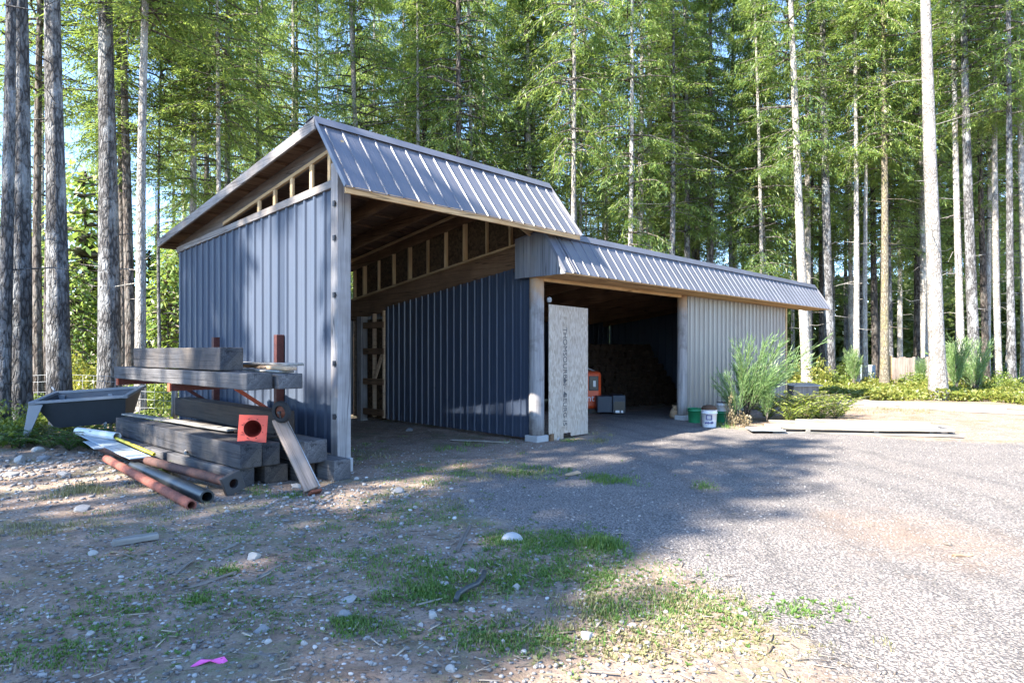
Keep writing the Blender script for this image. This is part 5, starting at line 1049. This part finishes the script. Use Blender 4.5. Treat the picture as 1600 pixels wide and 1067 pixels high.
# background firs: a few built, then copied with their trunk and crown
protos = []
for k in range(6):
    t = fir(0, 0, (0.30, 0.36, 0.26, 0.42, 0.32, 0.38)[k], 24 + k % 3 * 2, (7.0, 8.5, 5.5, 9.5, 6.5, 8.0)[k], 'fir', (0, 0), ('pale', 'dark', 'pale', '', '', 'pale')[k], k % 5, seed=60 + k, dead=14)
    protos.append(t)
def copy_tree(t):
    c = t.copy(); col.objects.link(c)
    for ch in t.children:
        d = ch.copy(); col.objects.link(d); d.parent = c; d.matrix_parent_inverse = ch.matrix_parent_inverse
    return c
rt = random.Random(5); used = set()
ROWS = [(27.5, 105, 0.95), (31, 92, 0.95), (35, 84, 1.0), (40, 76, 1.0), (46, 68, 1.05), (53, 62, 1.1)]
for (Y0, stepx, sc_) in ROWS:
    px = -90 + rt.uniform(0, 40)
    while px < 1720:
        p = px + rt.uniform(-.32, .32) * stepx; Y = Y0 + rt.uniform(-2.2, 2.2); px += stepx * (1.9 if px < 480 else 1.0)
        if px < 420 and Y0 < 33: continue
        if Y0 < 30 and p > 1215: continue
        if 20 < p < 300 and Y0 < 42 and rt.random() < .7: continue
        k = rt.randrange(6); t = protos[k] if k not in used else copy_tree(protos[k]); used.add(k)
        t.location = ((p - 800) / FPX * Y, Y, 0); t.rotation_euler = (rt.uniform(-.015, .015), rt.uniform(-.02, .02), rt.uniform(0, 6.28)); s = sc_ * rt.uniform(.85, 1.15); t.scale = (s, s, s * rt.uniform(.92, 1.08))
        if p < 300: lab, g = 'slender fir in the thin wood seen between the thick left trunks', 'firs beyond the left trunks'
        elif p < 860: lab, g = 'slender green fir in the dense wood rising behind the tall roof', 'firs behind the tall roof'
        elif p < 1240: lab, g = 'slender green fir in the dense wood rising behind the low roof', 'firs behind the low roof'
        else: lab, g = 'slender fir in the dark deep wood behind the bright right trunks', 'firs deep in the right wood'
        tag(t, lab, 'tree', g)
# young firs catching light low in the gap at the left
def sapling(x, y, h, label, k=0, group=None):
    t = empty('young_fir', (x, y, 0), (0, 0, rnd.uniform(0, 6))); tag(t, label, 'tree', group)
    MB().tube([(0, 0, -0.05), (0.02, 0, h * .95)], [0.012 * h, 0.003 * h], 7, cap=False).build('trunk', M['bark'], t)
    o = link('crown', SAP[k], t); o.location = (0, 0, h * .06); o.scale = (h * .95, h * .95, h * .95); return t
for (px, Y, h, lab) in ((133, 36, 11.5, 'young bushy fir with pale foliage seen far back between the left trunks'), (112, 33, 6, 'low young fir left of the pale bushy one in the left gap'), (232, 38, 7.5, 'young fir low behind the pale leaning trunk'), (262, 34, 6.5, 'young fir low beside the eave of the tall bay'), (282, 41, 9.5, 'young fir far back beside the left wall corner'), (155, 45, 8, 'small distant fir low in the left gap'),
                    (45, 40, 9, 'young fir glimpsed between the two leftmost trunks'), (10, 36, 7, 'young fir behind the trunk at the left edge'), (985, 30, 7, 'young fir low behind the left part of the low roof'), (700, 27, 8.5, 'young fir behind the right half of the tall mansard'), (1190, 36, 7, 'young fir low behind the right part of the low roof')):
    sapling((px - 800) / FPX * Y, Y, h, lab, rnd.randrange(2))
# the far wood, one mass
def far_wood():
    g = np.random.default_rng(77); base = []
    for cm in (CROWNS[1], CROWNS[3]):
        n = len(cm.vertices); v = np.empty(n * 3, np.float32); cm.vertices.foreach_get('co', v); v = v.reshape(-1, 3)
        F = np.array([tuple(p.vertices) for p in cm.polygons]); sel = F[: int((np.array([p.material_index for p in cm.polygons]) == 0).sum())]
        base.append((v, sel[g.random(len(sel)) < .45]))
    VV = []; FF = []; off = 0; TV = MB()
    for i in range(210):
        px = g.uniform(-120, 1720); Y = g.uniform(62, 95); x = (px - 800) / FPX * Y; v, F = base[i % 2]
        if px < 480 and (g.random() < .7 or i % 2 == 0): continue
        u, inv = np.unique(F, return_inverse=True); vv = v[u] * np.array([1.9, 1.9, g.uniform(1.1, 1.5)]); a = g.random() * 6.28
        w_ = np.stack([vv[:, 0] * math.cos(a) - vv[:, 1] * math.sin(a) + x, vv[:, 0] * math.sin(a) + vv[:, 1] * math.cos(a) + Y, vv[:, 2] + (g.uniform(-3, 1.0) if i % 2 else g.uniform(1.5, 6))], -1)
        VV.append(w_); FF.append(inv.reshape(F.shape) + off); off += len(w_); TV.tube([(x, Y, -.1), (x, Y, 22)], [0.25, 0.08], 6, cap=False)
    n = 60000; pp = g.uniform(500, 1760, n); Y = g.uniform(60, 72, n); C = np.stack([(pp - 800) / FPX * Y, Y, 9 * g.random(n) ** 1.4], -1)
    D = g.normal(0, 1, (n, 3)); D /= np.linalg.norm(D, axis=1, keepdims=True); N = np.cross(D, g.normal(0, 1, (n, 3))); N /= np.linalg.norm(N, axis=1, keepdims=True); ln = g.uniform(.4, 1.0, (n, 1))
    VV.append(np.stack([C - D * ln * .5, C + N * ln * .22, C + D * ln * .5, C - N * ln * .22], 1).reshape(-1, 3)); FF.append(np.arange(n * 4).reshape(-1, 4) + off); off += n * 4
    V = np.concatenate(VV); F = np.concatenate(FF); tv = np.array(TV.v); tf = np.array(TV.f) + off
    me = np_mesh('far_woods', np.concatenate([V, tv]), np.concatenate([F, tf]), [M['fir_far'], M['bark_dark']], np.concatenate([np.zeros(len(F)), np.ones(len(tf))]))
    tag(link('far_woods', me), kind='stuff')
far_wood()
# firs standing left of the yard, outside the picture: they shade it
SHX = []
ux, uy = SUN_AZ[0] / hl, SUN_AZ[1] / hl
for i, (n_, al, H, k, cs) in enumerate(((3.4, 2.8, 21, 0, 0.9), (4.0, 5.0, 22, 1, 0.9), (4.6, 7.4, 22.5, 0, 0.9), (5.3, 9.6, 23, 1, 0.9), (6.1, 11.0, 22, 0, 0.9), (3.9, 0.5, 20, 2, 1.0), (4.7, 2.9, 21, 2, 0.8), (5.5, 5.5, 21, 2, 0.9), (6.1, 6.6, 22, 2, 0.7), (7.4, 10.6, 23, 1, 0.5),
                                        (5.2, -0.6, 20, 2, 0.8), (6.3, 2.0, 20, 1, 0.5), (8.1, 9.6, 22, 0, 0.52), (9.0, 4.4, 20, 0, 0.42), (12.1, 12.5, 24, 2, 0.6), (12.2, 10, 23, 1, 0.9), (13.4, 13, 26, 0, 0.9), (14.8, 12, 25, 2, 0.9), (11.7, 9.5, 25, 0, 0.4), (12.9, 10.5, 23, 1, 0.6), (14.2, 11.0, 24, 0, 0.6), (9.9, 12.9, 30, 0, 0.6))):
    L = H / math.tan(SUN_EL); x = -al * ux + (uy * 1) * n_ + ux * L; y = -al * uy - ux * n_ + uy * L
    t = empty('fir_tree', (x, y, 0)); tag(t, 'tall shading fir in the row left of the yard', 'tree', 'firs in the row left of the yard')
    trunk_mb(H, 0.19, 200 + i, 10, 4, 2, 9).build('trunk', M['bark'], t)
    o = link('crown', SHADE[k], t); o.location = (0, 0, H - 13.8); o.rotation_euler = (0, 0, i * 1.3); o.scale = (cs, cs, 1.0)
    if H == 30: o.location.z = H - 13.8 * .34; o.scale.z = .34  # unseen fir added to block a sun patch on the divider, crown squashed

def weeds(name, patches, mat, seed):
    g = np.random.default_rng(seed); CC = []; DD = []; LL = []
    for (px, py, rx, ry, n) in patches:
        n = int(n * 0.36); c = at(px, py); rX = rx / FPX * c.y; y0 = at(px, py + ry).y; y1 = at(px, max(py - ry, 600)).y; u = g.normal(0, .5, (n, 2))
        P = np.stack([c.x + u[:, 0] * rX, np.where(u[:, 1] < 0, c.y + u[:, 1] * (c.y - y0), c.y + u[:, 1] * (y1 - c.y))], -1); sz = g.uniform(.008, .03, n)
        for k in range(6):
            a = k * 1.047 + g.uniform(-.4, .4, n) + u[:, 0] * 9; d = np.stack([np.cos(a), np.sin(a), g.uniform(.05, .7, n)], -1); d /= np.linalg.norm(d, axis=1, keepdims=True); l = sz * g.uniform(.6, 1.3, n)
            b = np.stack([P[:, 0], P[:, 1], gzn(P[:, 0], P[:, 1]) + .006], -1); CC.append(b + d * (l * .5)[:, None]); DD.append(d); LL.append(l)
    C = np.concatenate(CC); D = np.concatenate(DD); L = np.concatenate(LL); N = nrmz(np.cross(D, np.array([0, 0, 1.0]))); tag(link(name, quads_mesh(name, C, D, N, L, L * .55, [mat])), kind='stuff')
weeds('low_weeds', [(870, 850, 130, 28, 900), (740, 900, 170, 40, 900), (900, 900, 140, 30, 700), (660, 935, 90, 24, 400), (620, 790, 160, 40, 500), (1080, 950, 140, 40, 500), (780, 990, 160, 30, 400), (300, 930, 280, 70, 700), (150, 1000, 200, 50, 500), (450, 850, 200, 50, 500), (900, 740, 100, 14, 250), (1250, 950, 100, 20, 150)], M['grass'], 61)
weeds('dry_weeds', [(1100, 980, 160, 40, 700), (960, 1010, 180, 40, 600), (600, 960, 250, 60, 500), (200, 850, 220, 50, 500)], M['grass_dry'], 62)

# ------------------------------------------------------------------ bushes, ferns, broom
def bush_mesh(name, seed, n, mat, size=0.09, asp=0.55, blob=14):
    g = np.random.default_rng(seed); c = g.normal(0, 1, (blob, 3)); c = nrmz(c) * (g.random((blob, 1)) ** .5) * .75; c[:, 2] = np.abs(c[:, 2]) * .9 + .12
    k = g.integers(0, blob, n); C = c[k] + nrmz(g.normal(0, 1, (n, 3))) * (.30 * g.random((n, 1)) ** .5); C[:, 2] = np.maximum(C[:, 2], .02)
    D = nrmz(g.normal(0, 1, (n, 3)) + np.array([0, 0, .15])); N = nrmz(np.cross(D, g.normal(0, 1, (n, 3))))
    st = MB()
    for q in c: st.tube([(0, 0, 0), (q[0] * .45, q[1] * .45, q[2] * .5), tuple(q)], [.012, .009, .004], 4, cap=False)
    return quads_mesh(name, C, D, N, size * g.uniform(.6, 1.4, n), size * asp * g.uniform(.7, 1.3, n), [mat, M['limb']], (np.array(st.v), np.array(st.f)))
BM = {}
def bush(x, y, sx, sz, mat, label, n=1500, size=.07, seed=0, cat='bush', name='leafy_bush', group=None):
    key = (mat, seed % 2, n, size)
    if key not in BM: BM[key] = bush_mesh('foliage', 300 + len(BM) * 3, n, M[mat], size)
    t = empty(name, (x, y, 0), (0, 0, rnd.uniform(0, 6))); tag(t, label, cat, group); o = link('foliage', BM[key], t); o.scale = (sx, sx, sz); return t
def fern_mesh(seed, n=13, mat='fern'):
    g = np.random.default_rng(seed); C = []; D = []; N = []; L = []; Wd = []; st = MB()
    for k in range(n):
        a = k * 6.283 / n + g.uniform(-.3, .3); el = g.uniform(.75, 1.35); ln = g.uniform(.75, 1.1); h = np.array([math.cos(a), math.sin(a), 0]); sd = np.array([-math.sin(a), math.cos(a), 0]); pts = []
        for q in np.linspace(0, 1, 22):
            p = h * ln * q * math.cos(el * (1 - .5 * q)) + np.array([0, 0, 1.0]) * (ln * math.sin(el) * q - .5 * ln * q * q * math.sin(el))
            pts.append(p)
            if q > .08:
                wl = .20 * ln * math.sin(math.pi * min(1, (q * .93 + .07))) ** .7 * (1.15 - q * .7)
                for s_ in (-1, 1):
                    d = sd * s_ + h * .35 + np.array([0, 0, g.uniform(-.3, .1)]); d = d / np.linalg.norm(d); C.append(p + d * wl * .5); D.append(d); N.append(np.cross(d, np.array([0, 0, 1.0]) + g.normal(0, .25, 3))); L.append(wl); Wd.append(.045 * ln)
        st.tube([tuple(p) for p in pts[::7]], .006, 4, cap=False)
    return quads_mesh('fronds', np.array(C), np.array(D), nrmz(np.array(N)), np.array(L), np.array(Wd), [M[mat], M['limb']], (np.array(st.v), np.array(st.f)))
FE = [fern_mesh(1), fern_mesh(2, 11), fern_mesh(3, 15)]; FES = [fern_mesh(4, 14, 'fern_sun'), fern_mesh(5, 12, 'fern_sun')]
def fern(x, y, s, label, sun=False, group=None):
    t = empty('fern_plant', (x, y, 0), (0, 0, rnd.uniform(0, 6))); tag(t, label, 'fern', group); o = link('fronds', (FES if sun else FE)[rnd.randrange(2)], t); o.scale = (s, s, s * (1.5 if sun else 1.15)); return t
def broom_mesh(seed, n, hgt, mat, lean=(0.25, 0), spread=.55):
    g = np.random.default_rng(seed); C = []; D = []; L = []; Wd = []; st = MB()
    for k in range(n):
        a = g.random() * 6.283; out = spread * g.random() ** .6; h = hgt * g.uniform(.55, 1.05); pts = []
        dirx = np.array([math.cos(a) * out + lean[0], math.sin(a) * out + lean[1], 0])
        for q in np.linspace(0, 1, 7): pts.append(np.array([0, 0, 1.0]) * h * (q - .12 * q * q) + dirx * h * (q ** 1.35) * .8)
        st.tube([tuple(p) for p in pts], [.010 * (1 - q) + .003 for q in np.linspace(0, 1, 7)], 4, cap=False)
        for j in range(40):                    # whippy side shoots, swept up along the stem
            q = g.uniform(.22, 1.0); i0 = min(5, int(q * 6)); f = q * 6 - i0; p = pts[i0] * (1 - f) + pts[i0 + 1] * f; ax = pts[i0 + 1] - pts[i0]; ax = ax / np.linalg.norm(ax)
            d = ax + g.normal(0, .27, 3); d /= np.linalg.norm(d); ll = hgt * .26 * g.uniform(.5, 1.1) * (1.15 - .5 * q)
            for m_ in range(4):
                dd = d + g.normal(0, .16, 3); dd /= np.linalg.norm(dd); C.append(p + d * ll * (m_ + .5) / 4); D.append(dd); L.append(ll * .42); Wd.append(.011 * hgt / 1.8 + .003)
    D = np.array(D); N = nrmz(np.cross(D, g.normal(0, 1, D.shape))); return quads_mesh('shoots', np.array(C), D, N, np.array(L), np.array(Wd), [M[mat], M['limb']], (np.array(st.v), np.array(st.f)))
def broom(x, y, me, label, rz=0, s=1.0, name='broom_shrub'):
    t = empty(name, (x, y, 0), (0, 0, rz)); tag(t, label, 'shrub'); o = link('shoots', me, t); o.scale = (s, s, s); return t
BR = [broom_mesh(1, 36, 2.05, 'broom', (.46, -.05), .72), broom_mesh(2, 16, 1.3, 'broom', (-.35, .0), .5), broom_mesh(3, 28, 1.6, 'broom', (0, 0), .32)]
broom(5.35, 14.75, BR[0], 'large feathery green broom shrub against the ribbed wall of the low wing')
broom(5.05, 14.3, BR[1], 'darker sparse broom leaning left before the ribbed wall beside the large one', 0, .95)
broom(5.75, 14.5, BR[2], 'low bluish broom spreading at the foot of the large one', 0.6, .62)
broom(15.0, 28.2, BR[2], 'green broom between the bright trunks right of the roof end', 0, 1.15)
broom(16.0, 23.2, BR[2], 'tall thin broom clump among the trunks at the right', 1.2, 1.35)
broom(17.5, 24.2, BR[0], 'broom clump at the right behind the far planks, right of the tall thin one', 2.2, 1.1)
broom(18.2, 28.6, BR[2], 'spiky broom low in front of the board fence', 0.3, .85)
bush(4.75, 14.0, .22, .75, 'dry', 'dry brown weed standing left of the large broom', 420, .12, 0, 'weed', 'dry_weed')
bush(5.0, 13.75, .32, .35, 'dry', 'low straw coloured weeds at the left end of the near lumber pile', 420, .12, 1, 'weed', 'dry_weed')
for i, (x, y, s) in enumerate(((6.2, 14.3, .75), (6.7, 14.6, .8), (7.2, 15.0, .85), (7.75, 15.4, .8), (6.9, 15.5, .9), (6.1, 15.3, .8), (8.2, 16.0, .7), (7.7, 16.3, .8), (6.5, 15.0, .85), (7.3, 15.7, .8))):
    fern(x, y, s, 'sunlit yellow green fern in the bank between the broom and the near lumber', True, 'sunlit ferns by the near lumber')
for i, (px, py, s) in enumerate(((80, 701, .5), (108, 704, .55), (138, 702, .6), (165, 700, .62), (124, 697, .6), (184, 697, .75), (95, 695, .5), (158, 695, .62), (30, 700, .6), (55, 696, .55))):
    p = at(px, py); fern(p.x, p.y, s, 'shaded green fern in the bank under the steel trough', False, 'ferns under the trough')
fern(*tuple(at(262, 742))[:2], .26, 'small bright fern between the black pipe and the flanged pipe')
fern(*tuple(at(300, 722))[:2], .34, 'small dark fern in the gap between the lower timbers')
for i, (px, py, sx, sz, mt, lab) in enumerate(((10, 690, .95, .8, 'bush', 'leafy green bush at the left edge beneath the trunks'), (45, 665, .9, .75, 'bush', 'leafy green bush left of the trough under the straight trunk'), (5, 650, .9, .85, 'bush', 'green bush at the left edge behind the nearest bush'),
        (140, 622, 1.5, 1.9, 'bush_yellow', 'tall yellow green bush lit by sun behind the trough'), (232, 640, 1.1, .95, 'bush', 'green bush behind the wire fence below the rack timbers'), (268, 645, 1.0, .9, 'bush', 'green bush behind the fence post beside the wall corner'), (255, 622, 1.5, 1.6, 'bush', 'broad bright bush farther back behind the fence post'),
        (105, 610, 1.4, 1.3, 'bush', 'green bush in shade behind the straight flaky trunk'), (205, 612, 1.5, 1.2, 'bush_yellow', 'yellowish bush behind the pale leaning trunk'),
        (1268, 607, 1.0, 1.5, 'bush_yellow', 'pale yellow bush at the far corner of the low wing'), (1300, 606, 1.0, .9, 'bush', 'green bush at the foot of the trunk with one bright edge'), (1330, 600, 1.2, 1.2, 'bush', 'green bush behind the close pair of bright firs'), (1365, 606, 1.0, .8, 'bush_yellow', 'yellow green bush before the dark trunk left of the fence'),
        (1430, 608, 1.0, .8, 'bush', 'green bush low in front of the middle of the board fence'), (1490, 614, .9, .85, 'bush_yellow', 'yellow green bush right of the largest bare trunk'), (1515, 612, 1.1, 1.0, 'bush', 'green bush at the foot of the mottled trunk'), (1575, 618, 1.0, 1.0, 'bush', 'green bush at the right edge behind the far planks'), (1600, 625, .9, .8, 'bush_yellow', 'yellow green bush cut by the right edge'))):
    p = at(px, py); bush(p.x, p.y, sx, sz, mt, lab, 1700 if i < 3 else 1500, .085 if p.y > 15 else .075, i)
def cover(name, pts, n, mat, seed, size, h):
    g = np.random.default_rng(seed); CC = []
    for (x0, x1, y0, y1, wgt) in pts:
        m = int(n * wgt); P = np.stack([g.uniform(x0, x1, m), g.uniform(y0, y1, m), np.zeros(m)], -1); q = np.sin(P[:, 0] * 2.1 + 1.3 * np.sin(P[:, 1] * 1.7)) * np.sin(P[:, 1] * 2.3 + np.sin(P[:, 0])); P = P[(q > -.35) | (g.random(m) < .35)]
        P[:, 2] = h * g.random(len(P)) ** .8 * (0.7 + .3 * np.sin(P[:, 0] * 3) * np.sin(P[:, 1] * 2.6)); CC.append(P)
    C = np.concatenate(CC); n = len(C); D = nrmz(g.normal(0, 1, (n, 3)) + np.array([0, 0, .6])); N = nrmz(np.cross(D, g.normal(0, 1, (n, 3))))
    me = quads_mesh(name, C, D, N, size * g.uniform(.6, 1.4, n), size * .5 * g.uniform(.6, 1.3, n), [mat]); tag(link(name, me), kind='stuff')
cover('sunny_ground_cover', [(11, 19, 20.9, 23, .30), (10, 26, 22.5, 31, .6), (15.5, 20, 17, 21, .25), (9, 12, 21.7, 27, .12)], 42000, M['bush_yellow'], 21, .13, .42)
cover('shaded_ground_cover', [(-14, -7.2, 12.2, 24, .6), (-12, -8.3, 10.6, 12.3, .12), (-6.5, -3, 20, 24, .1), (20, 50, 30, 52, .4)], 26000, M['bush'], 22, .12, .40)
cover('forest_floor_growth', [(-40, 50, 30, 62, 1.0)], 30000, M['fern'], 23, .24, .6)
